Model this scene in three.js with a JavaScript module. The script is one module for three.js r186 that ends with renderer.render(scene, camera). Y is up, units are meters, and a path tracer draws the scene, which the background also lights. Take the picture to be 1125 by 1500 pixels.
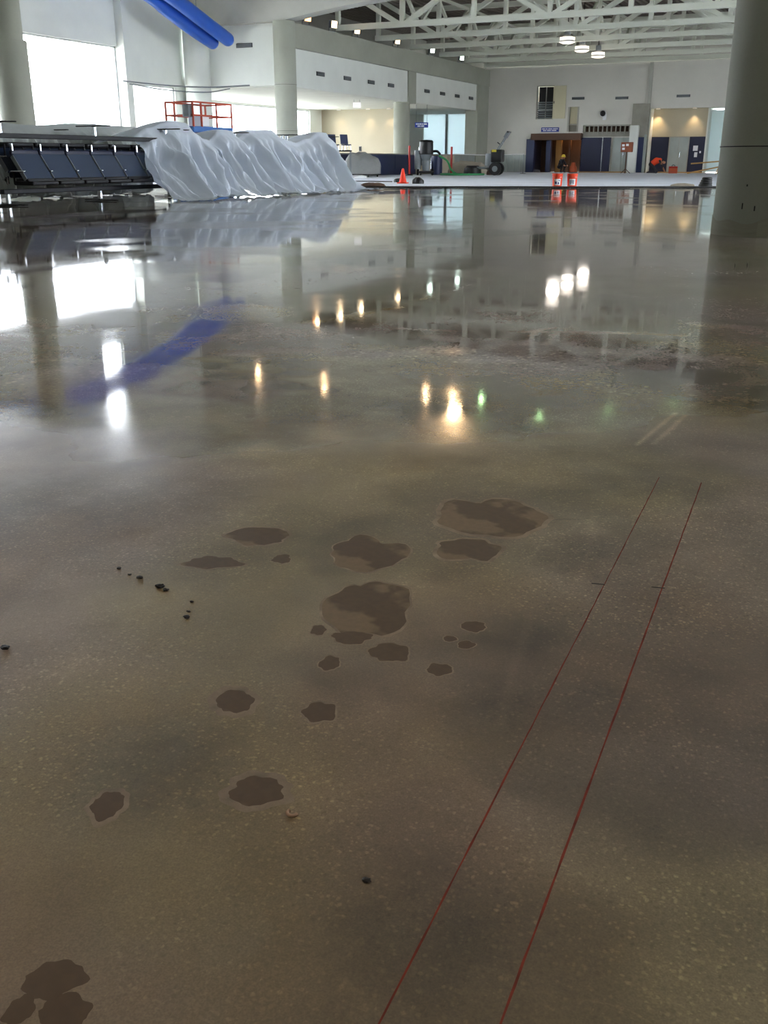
import * as THREE from 'three';
import { mergeGeometries, mergeVertices, toCreasedNormals } from 'three/addons/utils/BufferGeometryUtils.js';
import { RoundedBoxGeometry } from 'three/addons/geometries/RoundedBoxGeometry.js';
import { MarchingCubes } from 'three/addons/objects/MarchingCubes.js';

// ------------------------------------------------------------------ camera, sky, exposure
// The hall's long axis runs along -z; x is across the hall; the phone was held low and turned to the left.
const scene = new THREE.Scene();
const renderer = new THREE.WebGLRenderer();
renderer.toneMapping = THREE.LinearToneMapping;
renderer.toneMappingExposure = 1.18;
renderer.shadowMap.enabled = true;
const camera = new THREE.PerspectiveCamera(55.85, 1125 / 1500, 0.05, 600);
camera.position.set(0, 0.74, 0);
camera.rotation.order = 'YXZ';
camera.rotation.set(THREE.MathUtils.degToRad(-20.017), THREE.MathUtils.degToRad(24.7), 0);
scene.add(camera);
scene.background = new THREE.Color().setRGB(0.88, 0.93, 1.0);
scene.backgroundIntensity = 14;
const LAMP = 1.0;            // strength of all lamps together

// ------------------------------------------------------------------ helpers
let seed = 20231;
const rnd = () => { seed = (seed * 1664525 + 1013904223) >>> 0; return seed / 4294967296; };
const rr = (a, b) => a + (b - a) * rnd();
const taken = {};
function numbered(n) { const k = (taken[n] = (taken[n] ?? -1) + 1); return k ? `${n}_${String(k).padStart(3, '0')}` : n; }
const V = (x, y, z) => new THREE.Vector3(x, y, z);
function hash(i, j, s = 0) { let n = Math.imul(i, 374761393) ^ Math.imul(j, 668265263) ^ Math.imul(s, 974634757); n = Math.imul(n ^ (n >>> 13), 1274126177); return ((n ^ (n >>> 16)) >>> 0) / 4294967296; }
function vnoise(x, y, s = 0) {
  const i = Math.floor(x), j = Math.floor(y); let u = x - i, v = y - j;
  u = u * u * (3 - 2 * u); v = v * v * (3 - 2 * v);
  const a = hash(i, j, s), b = hash(i + 1, j, s), c = hash(i, j + 1, s), d = hash(i + 1, j + 1, s);
  return a + (b - a) * u + (c - a) * v + (a - b - c + d) * u * v;
}
function fbm(x, y, s, o) { let t = 0, a = 0.5, n = 0; for (let k = 0; k < o; k++) { t += a * vnoise(x, y, s + k * 17); n += a; a *= 0.5; x = x * 2.03 + 5.1; y = y * 2.03 - 3.7; } return t / n; }
const clamp = (x, a = 0, b = 1) => Math.min(b, Math.max(a, x));
const sm = (a, b, x) => { const t = clamp((x - a) / (b - a)); return t * t * (3 - 2 * t); };
function dataTex(w, h, fn, srgb, wrap = true) {
  const d = new Uint8Array(w * h * 4);
  for (let y = 0; y < h; y++) for (let x = 0; x < w; x++) { const c = fn(x, y), k = (y * w + x) * 4; d[k] = c[0]; d[k + 1] = c[1]; d[k + 2] = c[2]; d[k + 3] = 255; }
  const t = new THREE.DataTexture(d, w, h); t.magFilter = THREE.LinearFilter; t.minFilter = THREE.LinearFilter;
  if (wrap) t.wrapS = t.wrapT = THREE.RepeatWrapping;
  if (srgb) t.colorSpace = THREE.SRGBColorSpace;
  t.needsUpdate = true; return t;
}
function tileNoise(x, y, n, p, s, o) { // tiling fbm: x,y in 0..1, p cells
  let t = 0, a = 0.5, m = 0; for (let k = 0; k < o; k++) {
    const X = x * p, Y = y * p, i = Math.floor(X), j = Math.floor(Y); let u = X - i, v = Y - j; u = u * u * (3 - 2 * u); v = v * v * (3 - 2 * v);
    const A = hash(i % p, j % p, s + k), B = hash((i + 1) % p, j % p, s + k), C = hash(i % p, (j + 1) % p, s + k), D = hash((i + 1) % p, (j + 1) % p, s + k);
    t += a * (A + (B - A) * u + (C - A) * v + (A - B - C + D) * u * v); m += a; a *= 0.55; p *= 2;
  } return t / m;
}
function mottle(base, amp, s, size = 256, cells = 4) { // sRGB base colour with patchy tone, uv in metres
  const t = dataTex(size, size, (x, y) => { const n = (tileNoise(x / size, y / size, 0, cells, s, 5) - 0.5) * 2 * amp, g = (hash(x, y, s) - 0.5) * amp * 0.25; return base.map((c) => clamp((c + (n + g) * c), 0, 255)); }, true);
  t.repeat.set(1 / 4, 1 / 4); return t;
}
function mat(c, roughness = 0.7, o = {}) { return new THREE.MeshStandardMaterial({ color: c, roughness, ...o }); }
function pmat(base, amp, roughness, o = {}) { return new THREE.MeshStandardMaterial({ map: mottle(base, amp, Math.round(base[0] * 7 + base[1] * 3 + base[2])), roughness, ...o }); }

const M = {
  white: pmat([226, 230, 224], 0.03, 0.75), backwall: pmat([214, 212, 204], 0.03, 0.75), grey: pmat([180, 180, 172], 0.05, 0.75),
  concrete: pmat([160, 163, 150], 0.07, 0.75), roughConcrete: pmat([150, 148, 138], 0.16, 0.85), beige: pmat([186, 178, 156], 0.03, 0.8),
  ceiling: pmat([214, 216, 208], 0.03, 0.85), deck: pmat([120, 110, 102], 0.08, 0.6, { metalness: 0.1 }), steel: pmat([222, 226, 212], 0.04, 0.55),
  bluePanel: pmat([32, 46, 84], 0.05, 0.45), blueDark: pmat([26, 33, 62], 0.06, 0.5), galv: pmat([164, 172, 168], 0.1, 0.4, { metalness: 0.35 }),
  brown: pmat([86, 62, 46], 0.15, 0.7), cream: pmat([206, 200, 170], 0.04, 0.7), studs: mat('#a8a69c', 0.4, { metalness: 0.5 }),
  dark: mat('#15161a', 0.6), black: mat('#0d0e11', 0.45), chrome: mat('#d8dde2', 0.16, { metalness: 1 }),
  seatBlue: pmat([44, 60, 86], 0.12, 0.42), seatDark: mat('#14161d', 0.6), pipeBlue: mat('#1d55b8', 0.32), red: mat('#b5281e', 0.5), orange: mat('#ef4418', 0.5),
  cone: mat('#ff3a16', 0.55), liftOrange: mat('#b8452a', 0.5), liftBlue: mat('#3d6fb3', 0.5), tarp: pmat([150, 152, 150], 0.12, 0.8), rag: pmat([160, 152, 138], 0.18, 0.9),
  machineGrey: mat('#7d8488', 0.45), green: mat('#2f8a52', 0.5), yellow: mat('#d8c63a', 0.5), labelWhite: mat('#eef0f2', 0.6), signBlue: mat('#263a9c', 0.5), tan: mat('#b08a52', 0.7),
  ground: pmat([205, 205, 198], 0.05, 0.9), frame: mat('#c9ced0', 0.4, { metalness: 0.4 }),
  glass: new THREE.MeshPhysicalMaterial({ color: 0xffffff, transmission: 1, thickness: 0, roughness: 0, ior: 1.45 }),
  frost: new THREE.MeshPhysicalMaterial({ color: '#e8f1f3', transmission: 0.25, thickness: 0, roughness: 1 }),
  plastic: new THREE.MeshPhysicalMaterial({ color: '#e4edfa', transmission: 0.26, thickness: 0, roughness: 1, specularIntensity: 0.3, side: THREE.DoubleSide }),
  plasticGrey: new THREE.MeshPhysicalMaterial({ color: '#aeb4b4', transmission: 0.3, thickness: 0, roughness: 0.7, side: THREE.DoubleSide }),
};
for (const [k, m] of Object.entries(M)) m.name = k;
const glow = (hex, k) => new THREE.MeshStandardMaterial({ color: 0x222222, emissive: hex, emissiveIntensity: k, roughness: 0.6 });
const G_BAY = glow('#fff0dc', 1.8), G_WARM = glow('#ffe2b8', 3.2), G_ORANGE = glow('#ffb070', 5), G_COOL = glow('#e9fff0', 5), G_GREEN = glow('#c8ffb4', 1.4);

function metricUV(g) { // uv in metres from the dominant axis of each face
  if (g.index) g = g.toNonIndexed();
  const p = g.attributes.position, uv = new Float32Array(p.count * 2), a = V(), b = V(), c = V();
  for (let i = 0; i < p.count; i += 3) {
    a.fromBufferAttribute(p, i); b.fromBufferAttribute(p, i + 1).sub(a); c.fromBufferAttribute(p, i + 2).sub(a); b.cross(c);
    const X = Math.abs(b.x), Y = Math.abs(b.y), Z = Math.abs(b.z);
    for (let k = i; k < i + 3; k++) { const x = p.getX(k), y = p.getY(k), z = p.getZ(k); uv[k * 2] = X > Y && X > Z ? z : x; uv[k * 2 + 1] = Y > X && Y > Z ? z : y; }
  }
  g.setAttribute('uv', new THREE.BufferAttribute(uv, 2)); return g;
}
function mesh(name, g, m, parent = scene, top = parent === scene) {
  const o = new THREE.Mesh(g, m); o.name = top ? numbered(name) : name; o.castShadow = o.receiveShadow = true; parent.add(o); return o;
}
function merge(list) { return mergeGeometries(list.map((g) => { g = g.index ? g.toNonIndexed() : g; for (const k of Object.keys(g.attributes)) if (!['position', 'normal', 'uv'].includes(k)) g.deleteAttribute(k); return g; })); }
const boxG = (x0, x1, y0, y1, z0, z1) => metricUV(new THREE.BoxGeometry(Math.abs(x1 - x0), Math.abs(y1 - y0), Math.abs(z1 - z0)).translate((x0 + x1) / 2, (y0 + y1) / 2, (z0 + z1) / 2));
const rbox = (w, h, d, r = 0.02, s = 2) => new RoundedBoxGeometry(w, h, d, s, Math.min(r, w / 2.01, h / 2.01, d / 2.01));
function struct(name, g, m, parent = scene) { const o = mesh(name, g, m, parent); if (parent === scene) o.userData.kind = 'structure'; return o; }
function sgroup(name) { const o = new THREE.Group(); o.name = numbered(name); o.userData.kind = 'structure'; scene.add(o); return o; }
function tag(o, label, category, group) { Object.assign(o.userData, { label, category }); if (group) o.userData.group = group; return o; }
function thing(name, label, category, p = [0, 0, 0], turn = 0, group) { const o = new THREE.Group(); o.name = numbered(name); o.position.set(...p); o.rotation.y = turn; scene.add(o); return tag(o, label, category, group); }
const cyl = (r0, r1, h, n = 20, open = false) => new THREE.CylinderGeometry(r0, r1, h, n, 1, open);
const tube = (pts, r, seg = 40, n = 10) => new THREE.TubeGeometry(new THREE.CatmullRomCurve3(pts.map((p) => V(...p))), seg, r, n);
function bar(a, b, w, h = w) { // square bar between two points
  const A = V(...a), B = V(...b), L = A.distanceTo(B), g = new THREE.BoxGeometry(w, h, L), m = new THREE.Matrix4().lookAt(A, B, Math.abs(B.y - A.y) > 0.99 * L ? V(1, 0, 0) : V(0, 1, 0));
  return g.applyMatrix4(m).translate((A.x + B.x) / 2, (A.y + B.y) / 2, (A.z + B.z) / 2);
}
const rod = (a, b, r, n = 10) => { const A = V(...a), B = V(...b), d = B.clone().sub(A), g = cyl(r, r, d.length(), n); g.applyQuaternion(new THREE.Quaternion().setFromUnitVectors(V(0, 1, 0), d.normalize())); return g.translate((A.x + B.x) / 2, (A.y + B.y) / 2, (A.z + B.z) / 2); };
function shapeWall(pts, holes, depth) { // outline in x,y ; extruded along +z from 0
  const s = new THREE.Shape(pts.map((p) => new THREE.Vector2(...p)));
  for (const [x0, x1, y0, y1] of holes) { const h = new THREE.Path(); h.moveTo(x0, y0); h.lineTo(x0, y1); h.lineTo(x1, y1); h.lineTo(x1, y0); h.closePath(); s.holes.push(h); }
  return new THREE.ExtrudeGeometry(s, { depth, bevelEnabled: false });
}
// wall in the plane x = X, running along z from -a1 to -a0 (a = distance down the hall), with openings [a0,a1,y0,y1]
function wallX(X, a0, a1, y0, y1, holes, t) { const g = shapeWall([[a0, y0], [a1, y0], [a1, y1], [a0, y1]], holes, t); g.rotateY(Math.PI / 2); return metricUV(g.translate(X - t, 0, 0)); }
function wallA(A, x0, x1, y0, y1, holes, t) { return metricUV(shapeWall([[x0, y0], [x1, y0], [x1, y1], [x0, y1]], holes, t).translate(0, 0, -A - t)); }
function pointLamp(p, color, cd, parent = scene, size = 4) { const l = new THREE.PointLight(color, cd * LAMP, 0, 2); l.position.set(...p); l.castShadow = true; l.shadow.radius = size; parent.add(l); return l; }
function spotLamp(p, to, color, cd, angle, parent = scene, size = 4) { const l = new THREE.SpotLight(color, cd * LAMP, 0, angle, 0.6, 2); l.position.set(...p); l.castShadow = true; l.shadow.radius = size; l.target.position.set(...to); parent.add(l); parent.add(l.target); return l; }

// ------------------------------------------------------------------ floor
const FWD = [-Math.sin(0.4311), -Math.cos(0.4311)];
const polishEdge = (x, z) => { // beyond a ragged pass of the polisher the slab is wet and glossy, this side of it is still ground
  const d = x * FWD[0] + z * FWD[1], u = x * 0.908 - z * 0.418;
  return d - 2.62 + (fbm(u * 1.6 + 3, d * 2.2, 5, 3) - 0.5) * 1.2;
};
// marks seen on the slab: dark stains, areas ground down to the aggregate, pale grinder swirls (x, z, radius / polyline, width, gain)
const STAINS = [[-0.411, -1.763, 0.1], [-0.376, -1.182, 0.07], [-1.642, -1.583, 0.22], [-1.423, -1.631, 0.16], [-0.397, -1.398, 0.08], [-0.28, -0.7, 0.13], [-0.69, -0.844, 0.12]];
const GROUND = [[-0.948, -1.067, 0.16], [-1.02, -0.931, 0.14], [-1.018, -1.465, 0.13], [-0.205, -1.571, 0.2], [-0.03, -0.85, 0.2], [-0.4, -1.83, 0.1], [-0.167, -2.1, 0.22], [-0.1, -1.2, 0.2]];
const RUSTY = [[-0.42, -0.7, 0.22], [-0.78, -0.86, 0.2], [-0.62, -1.0, 0.13], [-0.3, -0.55, 0.2]];
const SWIRLS = [[[[-0.43, -2.06], [-0.38, -1.84], [-0.36, -1.66]], 0.012, 0.22], [[[-0.4, -1.47], [-0.37, -1.28], [-0.34, -1.13]], 0.009, 0.25], [[[-2.31, -4.14], [-2.14, -4.64], [-2.12, -5.34], [-2.07, -6.27]], 0.06, 0.6], [[[-0.44, -2.63], [-0.42, -2.85], [-0.4, -3.04]], 0.008, 0.9], [[[-0.4, -2.66], [-0.38, -2.87], [-0.37, -3.03]], 0.008, 0.7],
  [[[-1.88, -4.15], [-1.47, -4.22], [-1.01, -4.43], [-0.54, -4.52]], 0.03, 0.35], [[[-1.17, -3.99], [-1.23, -4.35], [-1.18, -4.48]], 0.02, 0.4], [[[-1.09, -4.03], [-1.14, -4.39]], 0.02, 0.35], [[[-1.5, -1.88], [-1.44, -2.11], [-1.22, -2.13], [-1.2, -2.33], [-1.38, -2.41]], 0.05, 0.14], [[[-0.5, -1.95], [-0.47, -1.97], [-0.44, -1.98]], 0.003, -0.4]];
function spots(list, x, z) { let m = 0; for (const [a, b, q] of list) { const d = ((x - a) ** 2 + (z - b) ** 2) / (q * q); if (d < 6) m = Math.max(m, Math.exp(-d)); } return m; }
function swirl(x, z) { let g = 0; for (const [P, w, k] of SWIRLS) for (let i = 0; i < P.length - 1; i++) { const [ax, az] = P[i], [bx, bz] = P[i + 1], dx = bx - ax, dz = bz - az, t = clamp(((x - ax) * dx + (z - az) * dz) / (dx * dx + dz * dz)), d = Math.hypot(x - ax - dx * t, z - az - dz * t) / w; if (d < 2.5) { const v = k * Math.exp(-d * d); if (Math.abs(v) > Math.abs(g)) g = v; } } return g; }
function floorColour(x, z, fine) {
  const big = fbm(x * 0.55 + 9, z * 0.55, 1, 4), mid = fbm(x * 1.9, z * 1.9 + 4, 31, 4), sml = fbm(x * 8, z * 8, 57, fine ? 5 : 3), olive = sm(0.48, 0.7, fbm(x * 1.3 + 20, z * 1.3, 77, 3)), rust = Math.max(sm(0.5, 0.72, fbm(x * 2.1 - 11, z * 2.1, 91, 4)), fine ? clamp(1.5 * spots(RUSTY, x, z) * sm(0.3, 0.65, sml)) : 0);
  let t = 0.62 + 0.62 * big + 0.6 * (mid - 0.5) + 0.6 * (sml - 0.5);
  const pol = sm(-0.5, 0.5, polishEdge(x, z)); // greyer and lighter beyond the polish edge, browner on this side
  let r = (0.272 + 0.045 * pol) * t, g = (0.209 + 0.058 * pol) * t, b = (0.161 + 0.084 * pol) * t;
  r *= 1 - 0.06 * olive; b *= 1 - 0.26 * olive; r *= 1 - 0.16 * rust; g *= 1 - 0.22 * rust; b *= 1 - 0.3 * rust;
  const dk = sm(0.6, 0.74, fbm(x * 2.6 + 40, z * 2.6 - 8, 120, 4)); const k = 1 - 0.32 * dk; r *= k; g *= k; b *= k;
  // exposed aggregate where the grinder cut deeper
  if (fine) {
    const grain = 0.55 + 0.9 * fbm(x * 40, z * 40, 501, 3), st = 1 - 0.4 * clamp(spots(STAINS, x, z) * grain * 1.2), sw = 1 + swirl(x, z) * grain; r *= st * sw; g *= st * sw; b *= st * sw;
    const expo = sm(0.4, 0.62, fbm(x * 2.2 - 3, z * 2.2 + 7, 140, 4)) * 0.6 + 0.12 + 0.6 * clamp(spots(GROUND, x, z) * grain);
    const S = fine, gx = Math.floor(x / S), gz = Math.floor(z / S); let best = 0, tone = 0;
    for (let i = -1; i <= 1; i++) for (let j = -1; j <= 1; j++) {
      const h1 = hash(gx + i, gz + j, 3); if (h1 > 0.7) continue;
      const cx = (gx + i + 0.15 + 0.7 * hash(gx + i, gz + j, 4)) * S, cz = (gz + j + 0.15 + 0.7 * hash(gx + i, gz + j, 5)) * S, q = hash(gx + i, gz + j, 6), rad = S * (0.14 + 0.42 * q * q), e = 0.7 + 0.6 * hash(gx + i, gz + j, 8);
      const dd = Math.hypot((x - cx) * e, (z - cz) / e) / rad; const w = 1 - sm(0.75, 1.05, dd); if (w > best) { best = w; tone = hash(gx + i, gz + j, 7); }
    }
    const w = best * expo; const up = tone < 0.25 ? 0.7 : 1.15 + 1.1 * tone * tone; const mm = 1 + w * (up - 1);
    r *= mm; g *= mm * (1 + 0.03 * w * (tone - 0.5)); b *= mm * (1 - 0.08 * w);
    const grit = 1 + (hash(Math.floor(x * 700), Math.floor(z * 700), 9) - 0.5) * 0.38; r *= grit; g *= grit; b *= grit;
    const cr = Math.abs(fbm(x * 26, z * 26, 201, 2) - 0.5), cm = sm(0.5, 0.66, fbm(x * 1.7 + 13, z * 1.7 + 2, 210, 3)); const ck = 1 + 0.3 * cm * (1 - sm(0.0, 0.018, cr)); r *= ck; g *= ck; b *= ck;
  }
  return [r, g, b];
}
const toS = (c) => 255 * (c <= 0.0031308 ? c * 12.92 : 1.055 * Math.pow(c, 1 / 2.4) - 0.055);
const zones = [ // x0, x1, z0, z1, texture size, chip size, ripple
  [-2.3, 0.3, -3.2, -0.3, 2048, 0.0056], [-9, 1.5, -11.5, 1, 2048, 0.02], [-31.3, 14.3, -66.3, 8.3, 2048, 0],
];
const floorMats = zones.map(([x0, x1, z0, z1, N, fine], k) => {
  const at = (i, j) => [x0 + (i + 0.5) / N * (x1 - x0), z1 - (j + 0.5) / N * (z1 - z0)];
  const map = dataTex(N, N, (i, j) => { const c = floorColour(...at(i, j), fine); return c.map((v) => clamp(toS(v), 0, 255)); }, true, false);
  const R = N / 2, rat = (i, j) => [x0 + (i + 0.5) / R * (x1 - x0), z1 - (j + 0.5) / R * (z1 - z0)];
  const rough = dataTex(R, R, (i, j) => {
    const [x, z] = rat(i, j), p = sm(-0.55, 0.55, polishEdge(x, z)), n = fbm(x * 1.1, z * 1.1, 301, 4), f = fbm(x * 8, z * 8, 311, 3);
    const wet = 0.035 + 0.09 * sm(0.52, 0.72, n) + 0.02 * f, dry = 0.46 + 0.16 * (f - 0.5) + 0.12 * (n - 0.5);
    const v = 255 * clamp(dry + (wet - dry) * p); return [v, v, v];
  }, false, false);
  const B = N, bat = (i, j) => [x0 + (i + 0.5) / B * (x1 - x0), z1 - (j + 0.5) / B * (z1 - z0)];
  const bump = dataTex(B, B, (i, j) => { // slight waviness of the slab: long ripples, and the ground texture near by
    const [x, z] = bat(i, j); let v = 0.5 + 0.34 * (fbm(x * 0.9, z * 0.9, 401, 2) - 0.5) + 0.2 * (fbm(x * 2.6, z * 2.6, 411, 2) - 0.5) + (fine ? 0 : 0.05 * (fbm(x * 6, z * 6, 431, 2) - 0.5));
    if (fine && fine < 0.01) v += 0.02 * (fbm(x * 160, z * 160, 421, 2) - 0.5);
    v *= 255; return [v, v, v];
  }, false, false);
  return new THREE.MeshPhysicalMaterial({ ior: 1.62, map, roughnessMap: rough, roughness: 1, bumpMap: bump, bumpScale: [0.0014, 0.0012, 0.0007][k], name: 'floor_zone_' + k });
});
{
  const pos = [], uv = [], nor = [], groups = [];
  const quad = (x0, x1, z0, z1, q) => { const [a, b, c, d] = q, U = (x) => (x - a) / (b - a), W = (z) => (d - z) / (d - c); for (const [x, z] of [[x0, z1], [x1, z1], [x1, z0], [x0, z1], [x1, z0], [x0, z0]]) { pos.push(x, 0, z); nor.push(0, 1, 0); uv.push(U(x), W(z)); } };
  const frame = (o, i) => { quad(o[0], o[1], i[3], o[3], o); quad(o[0], o[1], o[2], i[2], o); quad(o[0], i[0], i[2], i[3], o); quad(i[1], o[1], i[2], i[3], o); };
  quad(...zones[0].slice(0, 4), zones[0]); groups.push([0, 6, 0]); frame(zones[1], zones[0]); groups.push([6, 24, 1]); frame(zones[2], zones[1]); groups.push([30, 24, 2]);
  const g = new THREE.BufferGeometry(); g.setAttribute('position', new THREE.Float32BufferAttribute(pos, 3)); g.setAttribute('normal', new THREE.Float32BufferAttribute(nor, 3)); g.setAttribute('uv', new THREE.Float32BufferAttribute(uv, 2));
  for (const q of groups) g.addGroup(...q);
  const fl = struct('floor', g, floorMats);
  mesh('slab', boxG(-31.3, 14.3, -0.4, -0.002, -66.3, 8.3), M.roughConcrete, fl);
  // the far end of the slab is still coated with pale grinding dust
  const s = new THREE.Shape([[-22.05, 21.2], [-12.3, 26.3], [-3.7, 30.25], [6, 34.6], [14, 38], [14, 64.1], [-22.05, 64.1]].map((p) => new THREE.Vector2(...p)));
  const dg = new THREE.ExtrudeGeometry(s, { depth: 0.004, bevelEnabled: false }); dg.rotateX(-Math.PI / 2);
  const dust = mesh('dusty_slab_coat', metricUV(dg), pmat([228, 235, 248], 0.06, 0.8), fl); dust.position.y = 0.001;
}

// ------------------------------------------------------------------ the shell of the hall
// outer window wall of the near hall
const nearWindows = [[18.5, 33.75, 1.6, 4.95], [34.1, 37.4, 1.6, 3.68], [31.2, 32.5, 6.5, 9.9]];
struct('wall_left', wallX(-27.1, -8, 38.2, 0, 12.2, nearWindows, 0.35), M.white);
function windowX(n, X, [a0, a1, y0, y1]) {
  const w = sgroup('window_' + n), f = 0.06;
  mesh('window_frame', merge([boxG(X - 0.2, X - 0.1, y0, y0 + f, -a1, -a0), boxG(X - 0.2, X - 0.1, y1 - f, y1, -a1, -a0), boxG(X - 0.2, X - 0.1, y0, y1, -a0 - f, -a0), boxG(X - 0.2, X - 0.1, y0, y1, -a1, -a1 + f)]), M.frame, w);
  const k = Math.max(1, Math.round((a1 - a0) / 3.2));
  for (let i = 0; i < k; i++) mesh('pane', boxG(X - 0.155, X - 0.145, y0 + f, y1 - f, -(a0 + (a1 - a0) * (i + 1) / k), -(a0 + (a1 - a0) * i / k)), M.glass, w);
}
nearWindows.forEach((w, i) => windowX(i + 1, -27.1, w));
struct('trim_1', boxG(-27.1, -26.75, 0, 12, -34.12, -33.75), M.white);                                                     // pilaster between the windows
struct('ceiling', boxG(-27.5, 14.4, 12, 12.3, -38.9, 8.3), M.ceiling);
const addedRightWindows = [[15, 26, 1.2, 7], [27.5, 37.5, 1.2, 7], [44, 58, 1.2, 3.4]];  // unseen windows, added to light the plastic sheets and the far floor
struct('wall_right', wallX(14.35, -8.3, 66.3, 0, 12.2, addedRightWindows, 0.35), M.backwall);
addedRightWindows.forEach((w, i) => windowX(10 + i, 14.35, w));
struct('ground', boxG(14.4, 300, -0.5, -0.3, -300, 8.6), M.ground);
struct('wall_rear', boxG(-27.45, 14, 0, 12.2, 8, 8.3), M.white);
// end wall of the near hall beside the tall column: white above, open below; the grey arched fascia over it
struct('wall_end', boxG(-27.45, -22.3, 3.7, 6.3, -38.9, -38.5), M.white);
{
  const e = [[-27.45, 6.07], [-22.2, 6.07]]; for (let i = 1; i <= 30; i++) { const x = -22.2 + i * 36.2 / 30; e.push([x, 6.07 + 1.15 * (1 - Math.exp(-(x + 22.2) / 6.9))]); } e.push([14, 12], [-27.45, 12]);
  const s = struct('trim_2', metricUV(shapeWall(e, [], 0.75).translate(0, 0, -38.85)), M.grey);
  s.userData.label = 'grey arched fascia above the opening to the far hall';
}
const ventG = (w, h) => merge([boxG(-w / 2, w / 2, -h / 2, h / 2, -0.02, 0.0)]), slatG = (w) => new THREE.BoxGeometry(w - 0.06, 0.022, 0.03).rotateX(0.6);
function vent(parent, p, turn, w = 0.72, h = 0.16) { const v = new THREE.Group(); v.name = 'air_vent'; v.position.set(...p); v.rotation.y = turn; parent.add(v); mesh('vent_box', ventG(w, h), M.dark, v); const G = slatG(w); for (let k = -1; k <= 1; k++) { const s = mesh('slat', G, M.machineGrey, v); s.position.set(0, k * 0.05, 0.015); } }
{ const we = scene.getObjectByName('wall_end'); vent(we, [-24.2, 5.29, -38.48], 0, 0.8, 0.17); }
// side concourse behind the bulkhead: windows on its outer wall, partition and glazing at the far end
struct('wall_left', wallX(-31, 38.56, 66.3, 0, 4, [[39.2, 56.5, 0.9, 3.6]], 0.3), M.white);
windowX(9, -31, [39.2, 56.5, 0.9, 3.6]);
struct('wall_end', boxG(-31.3, -27.1, 0, 4, -38.55, -38.2), M.white);
struct('wall_back', boxG(-27.7, -22.6, 3.95, 8.6, -66.6, -66.3), M.grey);
struct('ceiling', boxG(-31.3, -22.35, 3.68, 3.95, -66.3, -38.9), M.white);
struct('wall_end', boxG(-31, -25.8, 0, 3.68, -58.3, -58), M.beige);
struct('wall_left', boxG(-27.7, -27.35, 3.95, 8.5, -66.3, -38.8), M.grey);                                                 // closes the roof space above the concourse
{
  struct('wall_back', wallA(66, -31.3, -21.9, 0, 4, [[-27.4, -23.55, 0.1, 3.66]], 0.3), M.white);
  const w = sgroup('window_7');
  mesh('pane', boxG(-27.4, -25.78, 0.1, 3.66, -66.16, -66.14), M.frost, w); mesh('pane', boxG(-25.62, -23.55, 0.1, 3.66, -66.16, -66.14), M.frost, w);
  mesh('mullion', boxG(-25.79, -25.61, 0.1, 3.66, -66.2, -66.05), M.frame, w);
}
// left wall of the far hall: beam, white bulkhead with vents, pier
{
  const b = sgroup('wall_left');
  mesh('bulkhead', boxG(-22.5, -22.2, 3.66, 5.18, -51.24, -38.9), M.white, b);
  mesh('bulkhead', boxG(-22.5, -22.2, 3.66, 5.16, -62.1, -52.25), M.white, b);
  mesh('beam', boxG(-22.6, -22.05, 5.16, 6.12, -64.2, -38.85), M.concrete, b);
  mesh('pier', boxG(-22.55, -22.12, 3.6, 5.18, -52.25, -51.24), M.concrete, b);
  mesh('corner_pier', boxG(-22.9, -22.1, 0, 5.18, -64.2, -62.1), M.concrete, b);
  for (const a of [41.5, 44.15, 46.75, 49.1, 53.95, 56.3, 58.7, 61.1]) vent(b, [-22.18, 4.33, -a], Math.PI / 2, 0.74, 0.17);
}
{ // knee wall of blue panels and galvanised sheets between the columns
  const k = sgroup('wall_knee'); mesh('core', boxG(-22.36, -22.2, 0, 1.02, -62.1, -42.6), M.galv, k);
  const PG = (w) => rbox(0.04, 0.98, w - 0.03, 0.012, 1); const list = [[42.6, 46.1], [46.1, 49.6], [49.6, 51.2], [51.2, 52.4]];
  for (const [a, c] of list) mesh('panel', PG(c - a), M.bluePanel, k).position.set(-22.18, 0.51, -(a + c) / 2);
  for (let a = 52.4; a < 62; a += 1.2) mesh('panel', PG(1.2), a < 58 ? M.beige : M.galv, k).position.set(-22.18, 0.51, -(a + 0.6));
  mesh('cap_rail', boxG(-22.4, -22.12, 1.02, 1.06, -62.1, -42.6), M.studs, k);
}
// back wall
const backHoles = [[-18.88, -17.85, 3.2, 5.08], [-16.84, -16.18, 2.42, 3.86], [-19.0, -15.9, 0.0, 2.3], [-15.84, -12.85, 2.1, 2.78], [-11.8, -7.4, 0.0, 3.67], [-14.0, -12.62, 0, 2.06]];
{
  const holes = backHoles.map((h) => h.slice()); for (const h of holes) if (h[2] === 0) h[2] = 0.001;
  const w = struct('wall_back', wallA(64.2, -22.6, 14, 0, 6.22, holes, 0.3), M.backwall);
  vent(w, [-16.26, 4.34, -64.18], 0, 0.78, 0.15); vent(w, [-13.56, 4.3, -64.18], 0, 0.78, 0.15); vent(w, [-9.92, 4.33, -64.18], 0, 0.78, 0.15);
  mesh('pilaster', boxG(-12.0, -11.8, 3.67, 6.22, -64.2, -64.05), M.grey, w);
  mesh('pilaster', boxG(-12.8, -11.8, 2.0, 3.95, -64.2, -63.95), M.roughConcrete, w);
  mesh('pilaster', boxG(-12.8, -12.3, 0, 2.72, -63.95, -63.6), M.white, w);
  mesh('upper_infill', boxG(-22.6, 14, 6.22, 8.6, -65.2, -64.9), M.backwall, w);
  mesh('infill_back', boxG(-22.6, -8.7, 0, 6.3, -68.2, -68), M.beige, w); mesh('infill_back', boxG(-7.2, 14, 0, 6.3, -68.2, -68), M.beige, w);
  mesh('infill_ceiling', boxG(-22.6, 14, 3.7, 3.8, -68, -64.5), M.white, w);
}
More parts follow.
